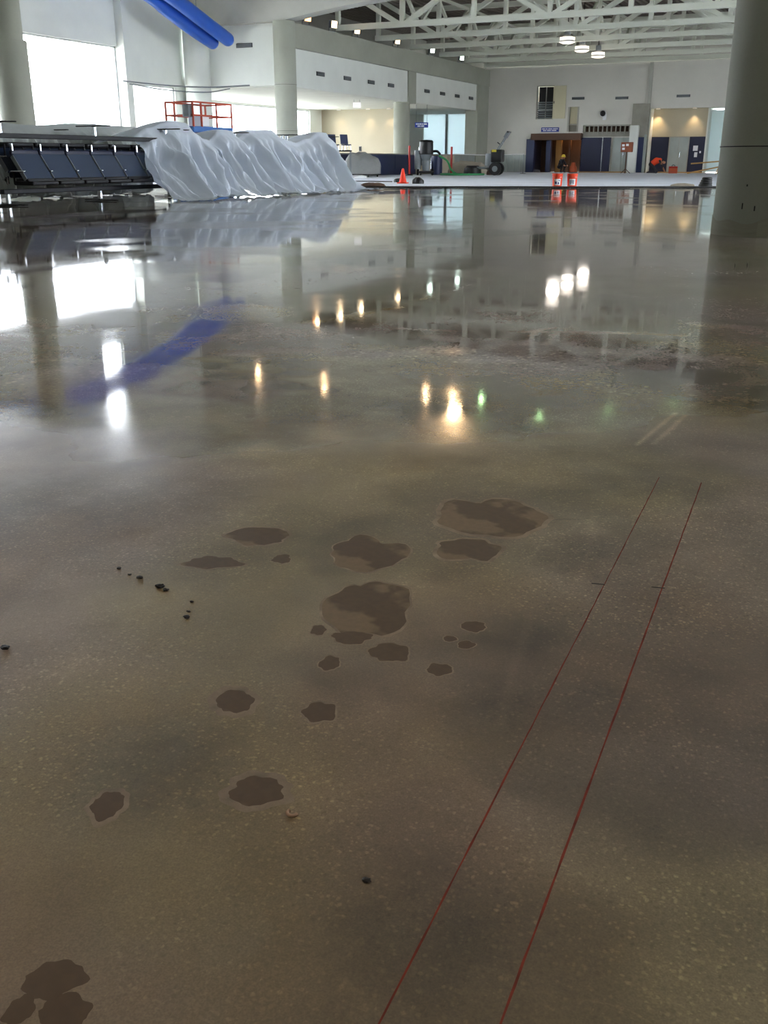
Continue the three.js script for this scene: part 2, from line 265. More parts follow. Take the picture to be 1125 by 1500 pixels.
{ // louvred opening with its open hatch
  const l = tag(new THREE.Group(), 'dark louvred hatch opening with cream door high on the back wall', 'hatch'); l.name = numbered('wall_hatch'); l.position.set(-18.36, 4.14, -64.3); scene.add(l);
  mesh('recess', boxG(-0.51, 0.51, -0.93, 0.93, -0.3, -0.25), M.black, l); mesh('frame', merge([boxG(-0.56, 0.56, 0.93, 0.98, 0.05, 0.13), boxG(-0.56, 0.56, -0.98, -0.93, 0.05, 0.13), boxG(-0.56, -0.51, -0.98, 0.98, 0.05, 0.13), boxG(0.0, 0.03, -0.93, 0.93, -0.1, 0)]), M.studs, l);
  const G = new THREE.BoxGeometry(1.0, 0.03, 0.14).rotateX(0.5); for (let k = 0; k < 8; k++) mesh('slat', G, M.machineGrey, l).position.set(0, -0.86 + k * 0.125, -0.05);
  const d = mesh('hatch_door', rbox(0.82, 1.9, 0.05, 0.01), M.cream, l); d.position.set(0.93, 0, 0.14); const hd = mesh('handle', rbox(0.04, 0.14, 0.05, 0.01), M.dark, d); hd.position.set(-0.33, 0, 0.05);
}
{ // opened chase with studs
  const l = thing('wall_chase', 'narrow opened wall chase with yellowish board and metal studs', 'wall opening', [-16.5, 3.14, -64.3]);
  mesh('board', boxG(-0.33, 0.33, -0.3, 0.72, -0.2, -0.12), M.cream, l); mesh('lower_board', boxG(-0.33, 0.33, -0.72, -0.3, -0.2, -0.14), M.roughConcrete, l);
  for (const x of [-0.3, 0.3]) mesh('stud', boxG(x - 0.05, x + 0.05, -0.72, 0.72, -0.1, 0.12), M.studs, l); mesh('cross_stud', boxG(-0.3, 0.3, -0.33, -0.27, -0.08, 0.1), M.studs, l);
}
{ // stripped soffit with hanging studs over the metal door
  const l = thing('stripped_soffit', 'stripped soffit strip with exposed studs above the blue panels', 'soffit', [-14.34, 2.44, -64.3]); l.scale.x = 0.89;
  mesh('backing', boxG(-1.65, 1.65, -0.34, 0.34, -0.25, -0.2), M.brown, l); mesh('lower_lip', boxG(-1.65, 1.65, -0.34, -0.05, -0.1, 0.1), M.roughConcrete, l);
  for (let k = 0; k < 11; k++) mesh('stud', boxG(-0.03, 0.03, -0.18, 0.32, -0.1, 0.1), M.studs, l).position.x = -1.55 + k * 0.31;
  mesh('track', boxG(-1.65, 1.65, 0.28, 0.36, -0.1, 0.13), M.studs, l);
}
{ // blue-clad entrance on the left of the back wall
  const l = sgroup('wall_alcove');
  mesh('header', boxG(-19.05, -15.85, 1.93, 2.32, -64.25, -63.75), M.brown, l); mesh('alcove_back', boxG(-19.2, -15.7, 0, 2.3, -66.6, -66.5), M.brown, l);
  mesh('alcove_side', boxG(-19.1, -19.0, 0, 2.3, -66.5, -64.2), M.blueDark, l); mesh('alcove_side', boxG(-15.9, -15.8, 0, 2.3, -66.5, -64.2), M.brown, l); mesh('alcove_ceiling', boxG(-19.1, -15.8, 2.3, 2.4, -66.5, -64.5), M.brown, l);
  mesh('blue_jamb', boxG(-19.36, -18.85, 0, 2.0, -64.2, -63.9), M.bluePanel, l); mesh('blue_jamb', boxG(-18.25, -17.95, 0, 1.95, -64.9, -64.6), M.bluePanel, l);
  mesh('brown_post', boxG(-18.7, -18.35, 0, 1.95, -65.4, -65.1), M.brown, l); mesh('brown_post', boxG(-17.85, -17.5, 0, 1.95, -65.8, -65.5), M.tan, l); mesh('brown_post', boxG(-17.0, -16.85, 0, 1.95, -65.6, -65.4), M.brown, l);
  mesh('blue_panel', boxG(-15.85, -14.55, 0.06, 2.06, -64.2, -64.12), M.blueDark, l); mesh('blue_panel', boxG(-14.5, -14.02, 0.06, 2.06, -64.2, -64.12), M.blueDark, l); mesh('edge_strip', boxG(-14.55, -14.5, 0.06, 2.06, -64.2, -64.1), M.chrome, l);
  mesh('kick_strip', boxG(-15.85, -12.6, 0, 0.07, -64.2, -64.08), M.tan, l);
  for (let x = -22.0; x < -19.4; x += 0.44) mesh('metal_panel', rbox(0.42, 1.04, 0.06, 0.01, 1), M.galv, l).position.set(x + 0.22, 0.53, -64.12);
}
function metalDoor(n, x0, x1, z) {
  const d = sgroup('door_' + n); mesh('leaf', boxG(x0, (x0 + x1) / 2 - 0.01, 0.02, 2.04, z - 0.06, z), M.galv, d); mesh('leaf', boxG((x0 + x1) / 2 + 0.01, x1, 0.02, 2.04, z - 0.06, z), M.galv, d);
  mesh('door_frame', merge([boxG(x0 - 0.06, x0, 0, 2.1, z - 0.1, z + 0.04), boxG(x1, x1 + 0.06, 0, 2.1, z - 0.1, z + 0.04), boxG(x0, x1, 2.04, 2.1, z - 0.1, z + 0.04)]), M.studs, d); mesh('handle', rod([(x0 + x1) / 2 + 0.1, 0.9, z + 0.06], [(x0 + x1) / 2 + 0.1, 1.2, z + 0.06], 0.02), M.chrome, d);
}
metalDoor(1, -13.9, -12.75, -64.25);
{ // right-hand recess: blue panels, metal door, washed beige wall above, daylight slot
  const l = sgroup('wall_recess');
  mesh('recess_back', boxG(-11.8, -8.42, 0, 3.7, -65.4, -65.25), M.beige, l); mesh('recess_side', boxG(-11.85, -11.75, 0, 3.7, -65.4, -64.2), M.white, l);
  mesh('blue_panel', boxG(-11.72, -10.62, 0.05, 2.08, -65.25, -65.15), M.blueDark, l); mesh('blue_panel', boxG(-9.45, -8.5, 0.05, 2.08, -65.25, -65.15), M.blueDark, l);
  mesh('blue_panel', boxG(-12.75, -11.95, 0.02, 2.05, -63.95, -63.88), M.bluePanel, l); mesh('corner_strip', boxG(-11.95, -11.8, 0, 2.2, -63.97, -63.85), M.galv, l);
  mesh('recess_end', boxG(-8.5, -8.4, 0, 3.7, -65.4, -65.0), M.white, l);
  mesh('side_return', boxG(-7.4, -7.2, 0, 3.7, -68, -64.2), M.white, l);
  for (const [x, y, w, h] of [[-9.05, 1.42, 0.28, 0.3], [-9.0, 1.05, 0.18, 0.28], [-8.75, 1.2, 0.1, 0.12]]) mesh('notice_sheet', boxG(x - w / 2, x + w / 2, y - h / 2, y + h / 2, -65.15, -65.14), M.labelWhite, l);
  mesh('kick_strip', boxG(-11.75, -8.5, 0, 0.06, -65.2, -65.05), M.tan, l);
}
metalDoor(2, -10.6, -9.5, -65.12);
struct('wall_back', boxG(-22.6, 14, 3.8, 8.6, -68.5, -68.2), M.grey);
{ const w = sgroup('window_8'); mesh('pane', boxG(-8.4, -7.4, 0.05, 3.6, -66.02, -66), M.frost, w); mesh('side_lining', boxG(-8.7, -8.4, 0, 3.7, -68, -65.4), M.white, w); }
// roof of the far hall: ribbed metal deck
{
  const prof = []; for (let x = -27.4; x < 14.2; x += 0.3) prof.push([x, 8.25], [x + 0.13, 8.25], [x + 0.17, 8.33], [x + 0.26, 8.33]);
  const top = prof.map(([x, y]) => [x, 8.5]).reverse(); const s = new THREE.Shape([...prof, ...top].map((p) => new THREE.Vector2(...p)));
  struct('ceiling', metricUV(new THREE.ExtrudeGeometry(s, { depth: 27.4, bevelEnabled: false }).translate(0, 0, -66.3)), M.deck);
}
struct('ground', boxG(-400, -31.3, -0.5, -0.3, -300, 200), M.ground);
struct('ground', boxG(-31.3, 60, -0.5, -0.3, 8.6, 200), M.ground);
struct('ground', boxG(-31.3, 14.4, -0.5, -0.3, -300, -66.4), M.ground);

// ------------------------------------------------------------------ columns
function column(label, x, z, r, top, m, collar) {
  const c = thing('round_column', label, 'column', [x, 0, z]);
  const pts = [[0, 0], [r * 1.0, 0], [r, top], [0, top]].map((p) => new THREE.Vector2(...p));
  const g = new THREE.LatheGeometry(pts, 56); const uv = g.attributes.uv; for (let i = 0; i < uv.count; i++) uv.setXY(i, uv.getX(i) * r * 6.28, g.attributes.position.getY(i));
  mesh('shaft', toCreasedNormals(g, 0.6), m, c);
  for (const y of collar) { const t = mesh('joint_ring', new THREE.TorusGeometry(r + 0.002, 0.006, 6, 56).rotateX(Math.PI / 2), M.dark, c); t.position.y = y; }
  return c;
}
{
  const c = column('big grey concrete column standing close on the right', -0.82, -11.35, 0.5, 12, M.concrete, [0.87]);
  mesh('splash_skirt', (() => { const g = cyl(0.506, 0.506, 0.16, 56, true); const p = g.attributes.position; for (let i = 0; i < p.count; i++) if (p.getY(i) > 0) p.setY(i, p.getY(i) + 0.02 * Math.sin(i * 0.9) + 0.02 * Math.sin(i * 0.33)); return g.translate(0, 0.08, 0); })(), pmat([158, 156, 140], 0.2, 0.9), c);
  for (const [a, y, h] of [[-0.35, 0.3, 0.06], [-0.1, 0.28, 0.05], [-0.3, 0.5, 0.02]]) { const s = mesh('scuff_mark', rbox(0.012, h, 0.01, 0.002, 1), M.dark, c); s.position.set(Math.sin(a) * 0.5, y, Math.cos(a) * 0.5); s.rotation.y = a; }
}
{
  const c = column('round grey-green column behind the black benches at far left', -22.2, -22.95, 0.4, 12, M.concrete, []);
  mesh('lower_sleeve', metricUV(cyl(0.48, 0.48, 3.9, 56).translate(0, 1.95, 0)), M.concrete, c);
}
column('tall round column where the window wall meets the white bulkhead', -22.2, -38.4, 0.46, 6.1, M.concrete, [3.7, 1.9]);
column('round column behind the blue knee wall under the bulkhead pier', -22.75, -51.75, 0.44, 3.68, M.concrete, []);
column('white round pilaster column in the corner of the window wall', -26.45, -38.2, 0.55, 6.07, M.white, []);

// ------------------------------------------------------------------ roof trusses
{
  const ord = ['nearest the arched fascia', 'second from the arched fascia', 'third from the arched fascia', 'third from the back wall', 'second from the back wall', 'closest to the back wall'];
  const N = 11, P = 3.3, Yb = 6.32, Yt = 8.05, x0 = -22.2, x1 = x0 + N * P;
  const unit = new THREE.BoxGeometry(1, 1, 1);
  const member = (name, t, a, b, w) => { const m = mesh(name, unit, M.steel, t); const A = V(...a), B = V(...b), L = A.distanceTo(B); m.position.copy(A).add(B).multiplyScalar(0.5); m.scale.set(L, w, w); m.rotation.z = Math.atan2(B.y - A.y, B.x - A.x); };
  [43, 47.3, 51.6, 55.8, 59.9, 63.3].forEach((a, i) => {
    const t = thing('roof_truss', `pale painted steel roof truss spanning the far hall, ${ord[i]}`, 'roof truss', [0, 0, -a], 0, 'steel trusses under the ribbed deck');
    member('bottom_chord', t, [x0, Yb, 0], [x1, Yb, 0], 0.23); member('top_chord', t, [x0, Yt, 0], [x1, Yt, 0], 0.23);
    for (let k = 0; k <= N; k++) { const x = x0 + k * P + (k === 0 ? 0.15 : k === N ? -0.15 : 0); member('post', t, [x, Yb, 0], [x, Yt, 0], 0.19); if (k < N) { const up = k % 2; member('diagonal', t, [x0 + k * P + 0.1, up ? Yb : Yt, 0], [x0 + (k + 1) * P - 0.1, up ? Yt : Yb, 0], 0.19); } }
  });
  // longitudinal braces hanging under the deck
  [-19, -12.4, -5.8, 0.8].forEach((x, i) => {
    const t = thing('roof_brace', `pale zigzag brace running lengthwise through the trusses, ${['nearest the left bulkhead', 'second from the left bulkhead', 'third from the left bulkhead', 'half behind the big right column'][i]}`, 'brace', [x, 0, 0], 0, 'lengthwise roof braces');
    const A = [43, 47.3, 51.6, 55.8, 59.9, 63.3]; for (let k = 0; k < 5; k++) { const mz = (A[k] + A[k + 1]) / 2; mesh('brace_bar', bar([0, Yt - 0.16, -A[k] - 0.1], [0, Yb + 0.2, -mz], 0.13), M.steel, t); mesh('brace_bar', bar([0, Yb + 0.2, -mz], [0, Yt - 0.16, -A[k + 1] + 0.1], 0.13), M.steel, t); }
    mesh('ridge_bar', bar([0, Yt - 0.12, -43], [0, Yt - 0.12, -63.3], 0.12), M.steel, t);
  });
}
// ------------------------------------------------------------------ lamps
const LIT = [];
function highBay(label, x, y, z, color, m, cd, roof) {
  const l = thing('high_bay_lamp', label, 'pendant lamp', [x, y, z], 0, 'high-bay lamps under the trusses');
  mesh('stem', rod([0, 0.35, 0], [0, roof - y, 0], 0.02), M.dark, l); mesh('ballast', cyl(0.13, 0.15, 0.26), M.machineGrey, l).position.y = 0.26;
  mesh('reflector', new THREE.LatheGeometry([[0.14, 0.14], [0.3, 0.02], [0.36, -0.14], [0.37, -0.14], [0.31, 0.03], [0.15, 0.16]].map((p) => new THREE.Vector2(...p)), 28), M.labelWhite, l);
  mesh('glowing_lens', new THREE.LatheGeometry([[0, 0.06], [0.34, 0.06], [0.345, -0.15], [0.22, -0.2], [0, -0.21]].map((p) => new THREE.Vector2(...p)), 28), m, l);
  pointLamp([0, -0.58, 0], color, cd, l, 17);
}
highBay('lit high-bay lamp hanging under trusses, leftmost and nearest of the visible three', -12.94, 6.0, -48.4, '#fff4e8', G_BAY, 2.5, 8.2);
highBay('lit high-bay lamp hanging under trusses, middle of the visible three', -13.24, 6.0, -52.4, '#fff4e8', G_BAY, 2.5, 8.2);
highBay('lit high-bay lamp hanging under trusses, rightmost of the visible three', -13.17, 6.0, -55.6, '#fff4e8', G_BAY, 2.5, 8.2);
function addedCeilingBay(label, x, a, cd) {  // unseen warm lamps, added to brighten the near floor
  const l = thing('added_ceiling_lamp', label, 'added ceiling lamp', [x, 11.3, -a], 0, 'added lamps under the high ceiling');
  mesh('stem', rod([0, 0.3, 0], [0, 0.7, 0], 0.02), M.dark, l); mesh('ballast', cyl(0.13, 0.15, 0.26), M.machineGrey, l).position.y = 0.26; mesh('reflector', new THREE.LatheGeometry([[0.14, 0.14], [0.3, 0.02], [0.36, -0.14], [0.37, -0.14], [0.31, 0.03], [0.15, 0.16]].map((p) => new THREE.Vector2(...p)), 28), M.labelWhite, l);
  mesh('glowing_lens', cyl(0.33, 0.33, 0.04, 28).translate(0, -0.11, 0), G_WARM, l); spotLamp([0, -0.18, 0], [0, -5, 0], '#ffe2c0', cd, 0.62, l, 14);
}
['left', 'right'].forEach((n, i) => ['rear', 'front'].forEach((m, j) => addedCeilingBay(`warm lamp added out of view under the high ceiling, ${n} one of the ${m} row`, -5 + i * 6, -3 + j * 5.5, 24)));
function floodlight(label, group, x, y, z, yaw, tilt, color, m, cd, k = 1) {
  const l = thing('floodlight', label, 'floodlight', [x, y, z], yaw, group);
  mesh('bracket', merge([bar([-0.17 * k, 0.02, 0], [-0.17 * k, 0.24 * k, 0.04], 0.025), bar([0.17 * k, 0.02, 0], [0.17 * k, 0.24 * k, 0.04], 0.025), bar([-0.18 * k, 0.02, 0], [0.18 * k, 0.02, 0], 0.03)]), M.machineGrey, l);
  const h = new THREE.Group(); h.name = 'lamp_head'; h.position.set(0, 0.24 * k, 0.06); h.rotation.x = tilt; l.add(h);
  mesh('housing', rbox(0.32 * k, 0.26 * k, 0.14 * k, 0.03), M.machineGrey, h); mesh('glowing_lens', rbox(0.29 * k, 0.23 * k, 0.03, 0.01), m, h).position.z = 0.075 * k;
  spotLamp([0, 0, 0.18 * k], [0, 0, 3], color, cd, 1.15, h, 5);
}
{
  const ord = ['beside the tall round column', 'second from the tall round column', 'third from the tall round column', 'fourth from the tall round column', 'second from the back corner', 'nearest the back corner'];
  [[39.9, 1], [42.3, 1], [44.6, 1], [49.2, 1], [53.9, 0], [58.5, 0]].forEach(([a, warm], i) => floodlight(`lit floodlight on top of the grey left beam, ${ord[i]}`, 'floodlights along the beam', -22.0, 6.1, -a, Math.PI / 2 - 0.25, 0.12, warm ? '#ffd9a8' : '#e4fff0', i === 0 ? G_ORANGE : warm ? G_WARM : G_COOL, 1.5, 1.2));
  const f = [[-23.8, 8.33, 'warm'], [-20.34, 8.5, 'warm'], [-15.4, 8.5, 'warm'], [-14.1, 8.95, 'warm'], [-12.9, 8.45, 'green'], [-10.36, 9.1, 'green'], [-7.57, 8.95, 'green'], [-5.07, 8.65, 'green']];
  f.forEach(([x, y, c], i) => floodlight(`${c === 'warm' ? 'warm' : 'greenish'} floodlight mounted high on the arched fascia, number ${['one', 'two', 'three', 'four', 'five', 'six', 'seven', 'eight'][i]} from the window wall`, 'floodlights on the arched fascia', x, y, -38.05, 0, 0.35, c === 'warm' ? '#ffcf9a' : '#c6ffb0', c === 'warm' ? (i === 3 ? glow('#ffd9a0', 22) : glow('#ffe2b8', 2.5)) : G_GREEN, i === 3 ? 15 : c === 'warm' ? 1.4 : 0.4, i === 3 ? 2.0 : 1.3));
}
function washer(label, x, y, z, cd) { // recessed wall washer
  const l = thing('wall_washer', label, 'ceiling light', [x, y, z], 0, 'recessed wall washers'); mesh('trim_ring', new THREE.TorusGeometry(0.12, 0.02, 8, 20).rotateX(Math.PI / 2), M.labelWhite, l); mesh('glowing_lens', cyl(0.11, 0.11, 0.03), G_WARM, l).position.y = 0.012;
  spotLamp([0, -0.06, 0], [0, -3, 0], '#ffdca8', cd, 0.75, l, 3);
}
washer('recessed warm wall washer above the beige concourse wall, left one', -29.6, 3.655, -57.65, 3.5); washer('recessed warm wall washer above the beige concourse wall, middle one', -27.6, 3.655, -57.65, 3.5); washer('recessed warm wall washer above the beige concourse wall, right one', -26.2, 3.655, -57.65, 3.5);
washer('recessed warm wall washer in the right-hand recess, left one', -11.45, 3.66, -64.95, 8); washer('recessed warm wall washer in the right-hand recess, right one', -9.3, 3.66, -64.95, 6);
{ const l = thing('work_lamp', 'small warm work lamp glowing inside the brown entrance alcove', 'lamp', [-16.5, 2.2, -65.3]); mesh('cord', rod([0, 0, 0], [0, 0.1, 0], 0.015), M.dark, l); mesh('bulb', new THREE.SphereGeometry(0.07, 14, 10), glow('#ffcb8a', 8), l).position.y = -0.07; pointLamp([0, -0.07, 0], '#ffc88a', 1.6, l, 3); }
{ const l = thing('exit_sign', 'white box sign hanging from the concourse ceiling', 'sign', [-24, 3.42, -48.8], 0.43); mesh('sign_box', rbox(0.42, 0.26, 0.1, 0.02), glow('#ffffff', 0.8), l); for (const x of [-0.15, 0.15]) mesh('stem', rod([x, 0.13, 0], [x, 0.27, 0], 0.01), M.machineGrey, l); }

// ------------------------------------------------------------------ blue pipes and cable
for (const [label, x, pts] of [['lower of two thick blue pipes arching from the upper left', -25.2, [[5.37, 37.6], [5.68, 36.4], [6.0, 35.34], [6.3, 34.4], [6.5, 33.9], [7.1, 31], [7.5, 27], [7.6, 22]]], ['upper of two thick blue pipes arching from the upper left', -24.6, [[5.48, 37.85], [5.81, 36.72], [6.12, 35.7], [6.46, 34.57], [6.8, 33.2], [7.35, 30], [7.7, 26], [7.8, 22]]]]) {
  const t = thing('blue_pipe', label, 'pipe', [x, 0, 0], 0, 'blue pipes'); const P = pts.map(([y, a]) => [0, y, -a]);
  mesh('pipe_run', tube(P, 0.27, 60, 20), M.pipeBlue, t); const c = mesh('end_cap', new THREE.SphereGeometry(0.27, 20, 12), M.pipeBlue, t); c.position.set(...P[0]);
  for (const k of [2, 5]) { const h = mesh('hanger', rod([0, P[k][1], P[k][2]], [0, 12, P[k][2]], 0.015), M.machineGrey, t); h.castShadow = true; }
}
tag(mesh('slack_cable', merge([tube([[-26.8, 3.68, -33.6], [-26.2, 3.62, -35.6], [-25.2, 3.62, -37.2], [-23.9, 3.72, -38.3]], 0.03, 40, 6), tube([[-26.8, 3.6, -33.8], [-26.2, 3.45, -35.6], [-25.3, 3.44, -37.3], [-24.9, 3.62, -38.3]], 0.025, 40, 6)]), M.machineGrey), 'pair of slack grey cables strung across the window corner', 'cable');

// ------------------------------------------------------------------ stacked airport benches
const PITCH = 0.664;
function bench(n, label, group) { // upright, beam along -z, backs on the -x side
  const b = thing('beam_bench', label, 'bench', [0, 0, 0], 0, group), L = n * PITCH;
  mesh('beam', rbox(0.1, 0.08, L + 0.5, 0.015).translate(0, 0.23, -L / 2), M.seatDark, b);
  const legs = n > 4 ? [0.13, -L / 2 - 0.24, -L - 0.5 + 0.06] : [0.1, -L - 0.1];
  for (const z of legs) { const l = mesh('leg', rbox(0.07, 0.2, 0.06, 0.012).translate(0, 0.125, z), M.chrome, b); mesh('foot', (() => { const g = rbox(0.78, 0.035, 0.075, 0.015); const p = g.attributes.position; for (let i = 0; i < p.count; i++) { const x = Math.abs(p.getX(i)) / 0.39; p.setY(i, p.getY(i) * (1 - 0.5 * x) - 0.01 * x * x); } return g.translate(0.02, 0.026, z); })(), M.seatDark, l); }
  const pad = rbox(0.46, 0.07, PITCH - 0.04, 0.03, 3), back = rbox(0.05, 0.5, PITCH - 0.035, 0.02, 3), br = rbox(0.05, 0.13, 0.04, 0.01), strip = rbox(0.075, 0.46, 0.022, 0.008), arm = rbox(0.3, 0.025, 0.05, 0.01), lip = rbox(0.07, 0.07, PITCH - 0.02, 0.03, 2);
  for (let k = 0; k < n; k++) {
    const z = -(k + 0.5) * PITCH; const s = mesh('seat_pad', pad, M.seatDark, b); s.position.set(0.24, 0.365, z);
    const p = mesh('back_panel', back, M.seatBlue, b); p.position.set(-0.19, 0.735, z); p.rotation.z = 0.59; const t = mesh('top_roll', lip, M.seatDark, p); t.position.set(0, 0.26, 0);
    const q = mesh('rear_rail', lip, M.blueDark, b); q.position.set(-0.03, 0.5, z); q.scale.set(1, 1.5, 1);
  }
  for (let k = 0; k <= n; k++) {
    const z = -k * PITCH; const a = mesh('bracket', br, M.chrome, b); a.position.set(-0.09, 0.415, z); const t = mesh('side_strip', strip, M.machineGrey, b); t.position.set(-0.2, 0.745, z); t.rotation.z = 0.59;
    const r = mesh('armrest', arm, M.chrome, b); r.position.set(0.17, 0.56, z); mesh('arm_post', rbox(0.03, 0.2, 0.03, 0.008), M.seatDark, r).position.set(-0.1, -0.1, 0);
  }
  return b;
}
const GB = 'stacked beam benches';
function stack(n, x, a, low, high) {
  const l = bench(n, low, GB); l.position.set(x, 0, -a);
  const u = bench(n, high, GB); u.rotation.z = Math.PI; u.position.set(x, 1.36, -a);
}
stack(6, -13.15, 13.27, 'black beam bench standing upright, bottom of the uncovered front stack', 'blue-backed beam bench turned upside down on top of the uncovered front stack');
stack(6, -13.2, 8.55, 'black beam bench standing upright at the left picture edge', 'upside-down beam bench stacked at the left picture edge');
stack(6, -13.4, 18.5, 'upright beam bench hidden under the middle plastic sheet', 'upside-down beam bench hidden under the middle plastic sheet');
stack(3, -13.4, 23.25, 'short upright bench under the plastic sheet by the cone', 'short upside-down bench under the plastic sheet by the cone');
stack(6, -15.6, 14.9, 'upright bench in the second row behind the uncovered stack', 'upside-down bench in the second row with its feet against the window');
stack(6, -15.5, 10.2, 'upright bench in the second row near the left column', 'upside-down bench in the second row near the left column');
stack(6, -17.7, 11.2, 'added upright bench in the hidden third row near the left column', 'added upside-down bench in the hidden third row near the left column');  // hidden third row, added to stop window light leaking under the front benches
stack(6, -17.6, 16.4, 'added upright bench in the hidden third row behind the grey sheet', 'added upside-down bench in the hidden third row behind the grey sheet');

// ------------------------------------------------------------------ plastic sheets draped over the stacks
function interp(tab, x) { let i = 0; while (i < tab.length - 2 && tab[i + 1][0] < x) i++; const [a, b] = [tab[i], tab[i + 1]], t = clamp((x - a[0]) / (b[0] - a[0])), s = t * t * (3 - 2 * t); return a.slice(1).map((v, k) => v + (b[k + 1] - v) * s); }
function drape(label, m, a0, a1, tops, o = {}) {
  const NS = Math.round((a1 - a0) / 0.035), NT = 70, pos = [], idx = [], xb = o.x ?? -13.2, spread = o.spread ?? 1.75, skew = o.skew ?? 1.9, back = o.back ?? 1.3, sd = o.seed ?? 0;
  for (let i = 0; i <= NS; i++) for (let j = 0; j <= NT; j++) {
    const A = a0 + (a1 - a0) * i / NS, t = j / NT, [top] = interp(tops, A);
    let x, y, shift = 0, f = 0;
    if (t < 0.3) { const u = t / 0.3; x = xb - back * (1 - u) - 0.15; y = top * (0.82 + 0.18 * Math.sin(u * 1.57)); f = 0.3; } else {
      const u = (t - 0.3) / 0.7; f = 1;
      const lift = clamp((top - 1.05) / 0.4), drop = Math.pow(u, 0.85), sp = spread * (1 + 0.16 * (fbm(A * 1.2, 3 + sd, 7, 2) - 0.5) * 2);
      x = xb - 0.15 + 0.25 * sm(0, 0.12, u) + (sp - 0.1) * Math.pow(u, 1.9 - 0.65 * lift); y = top * Math.pow(1 - Math.min(1, drop * 1.13), 1.3 - 0.3 * lift); shift = skew * Math.pow(u, 1.1);
      // folds fan out from the high points of the stack
      const q = A * 1.15 + sd + u * 0.35 + 0.8 * fbm(A * 0.9 + sd, u * 1.3, 71, 2), r1 = Math.abs(((q % 1) + 1) % 1 * 2 - 1), q2 = A * 3.1 + sd * 2 - u * 0.5 + 1.2 * fbm(A * 1.7, u * 2 + sd, 73, 2), r2 = Math.abs(((q2 % 1) + 1) % 1 * 2 - 1), q3 = A * 7.3 + 1.5 * fbm(A * 3, u * 3 + sd, 75, 2), r3 = Math.abs(((q3 % 1) + 1) % 1 * 2 - 1);
      const amp = sm(0.03, 0.35, u) * (1 - 0.7 * sm(0.75, 1, u)), w = 0.3 * (sm(0, 1, r1) - 0.5) + 0.22 * (sm(0, 1, r2) - 0.5) + 0.09 * (r3 - 0.5);
      x += w * amp; y += w * 0.35 * amp * (1 - u);
      const hem = sm(0.72, 0.9, u); y += hem * (0.16 * Math.abs(fbm(A * 5 + sd, u * 9, 41, 3) - 0.42) + 0.012); x += hem * 0.3 * (fbm(A * 1.8 + sd, 2, 51, 2) - 0.5);
    }
    y += 0.025 * (fbm(A * 6, t * 9, 61 + sd, 3) - 0.5) * f; pos.push(x, Math.max(0.008, y), -(A - shift));
  }
  for (let i = 0; i < NS; i++) for (let j = 0; j < NT; j++) { const a = i * (NT + 1) + j, b = a + NT + 1; idx.push(a, a + 1, b, b, a + 1, b + 1); }
  const g = new THREE.BufferGeometry(); g.setAttribute('position', new THREE.Float32BufferAttribute(pos, 3)); g.setIndex(idx); g.computeVertexNormals();
  return tag(mesh('plastic_sheet', g, m), label, 'plastic sheet', 'plastic dust sheets');
}
const TOPS = [[16.8, 1.16], [17.4, 1.36], [18.2, 1.53], [18.7, 1.5], [19.2, 1.2], [19.6, 1.16], [20.05, 1.38], [20.5, 1.36], [20.8, 1.22], [21.3, 1.4], [22.3, 1.42], [22.8, 1.24], [23.5, 1.16], [24.2, 1.26], [24.8, 1.44], [25.2, 1.44], [25.7, 1.0], [26.3, 0.3]];
drape('translucent plastic sheet beside the uncovered blue bench backs', M.plastic, 16.9, 19.75, TOPS, { seed: 1, skew: 1.15, spread: 1.85 });
drape('translucent plastic sheet draped over the middle of the bench row', M.plastic, 19.6, 22.95, TOPS.map(([a, y]) => [a, y + 0.02]), { seed: 5, spread: 2.0, skew: 1.2 });
drape('translucent plastic sheet at the end of the row near the cone', M.plastic, 22.6, 26.1, TOPS.map(([a, y]) => [a, y + 0.01]), { seed: 9, spread: 1.95, skew: 2.0 });
drape('grey plastic sheet lying over the second bench row behind', M.plasticGrey, 14.2, 19.9, [[14, 1.3], [15.3, 1.46], [16.5, 1.42], [18, 1.5], [19.9, 1.48]], { x: -15.5, spread: 0.5, skew: 0.3, seed: 13, back: 0.9 });

// ------------------------------------------------------------------ scissor lift behind the sheets
{
  const l = thing('scissor_lift', 'parked scissor lift with orange guard rails and blue body', 'scissor lift', [-18.3, 0, -26.4], 0);
  mesh('chassis', rbox(1.0, 0.45, 1.9, 0.05).translate(0, 0.45, 0), M.liftBlue, l); for (const sx of [-1, 1]) for (const sz of [-1, 1]) { const w = mesh('wheel', cyl(0.2, 0.2, 0.14).rotateZ(Math.PI / 2), M.black, l); w.position.set(sx * 0.46, 0.2, sz * 0.7); }
  for (let k = 0; k < 3; k++) for (const s of [-1, 1]) mesh('scissor_arm', bar([0.3 * s, 0.68 + k * 0.27, -0.8 * s], [0.3 * s, 0.92 + k * 0.27, 0.8 * s], 0.06), M.liftOrange, l);
  mesh('platform', rbox(1.0, 0.16, 2.1, 0.02).translate(0, 1.6, 0), M.liftBlue, l);
  for (const y of [1.98, 2.34]) mesh('guard_rail', merge([bar([-0.48, y, -1.02], [0.48, y, -1.02], 0.045), bar([-0.48, y, 1.02], [0.48, y, 1.02], 0.045), bar([-0.48, y, -1.02], [-0.48, y, 1.02], 0.045), bar([0.48, y, -1.02], [0.48, y, 1.02], 0.045)]), M.liftOrange, l);
  for (const x of [-0.48, 0.48]) for (const z of [-1.02, -0.2, 0.6, 1.02]) mesh('rail_post', bar([x, 1.66, z], [x, 2.34, z], 0.045), M.liftOrange, l);
  const c = mesh('control_box', rbox(0.25, 0.35, 0.25, 0.03), M.machineGrey, l); c.position.set(0.3, 2.1, 1.0);
  mesh('tool_crate', rbox(0.5, 0.3, 0.4, 0.03).translate(0.1, 1.84, 0.2), M.labelWhite, l);
}
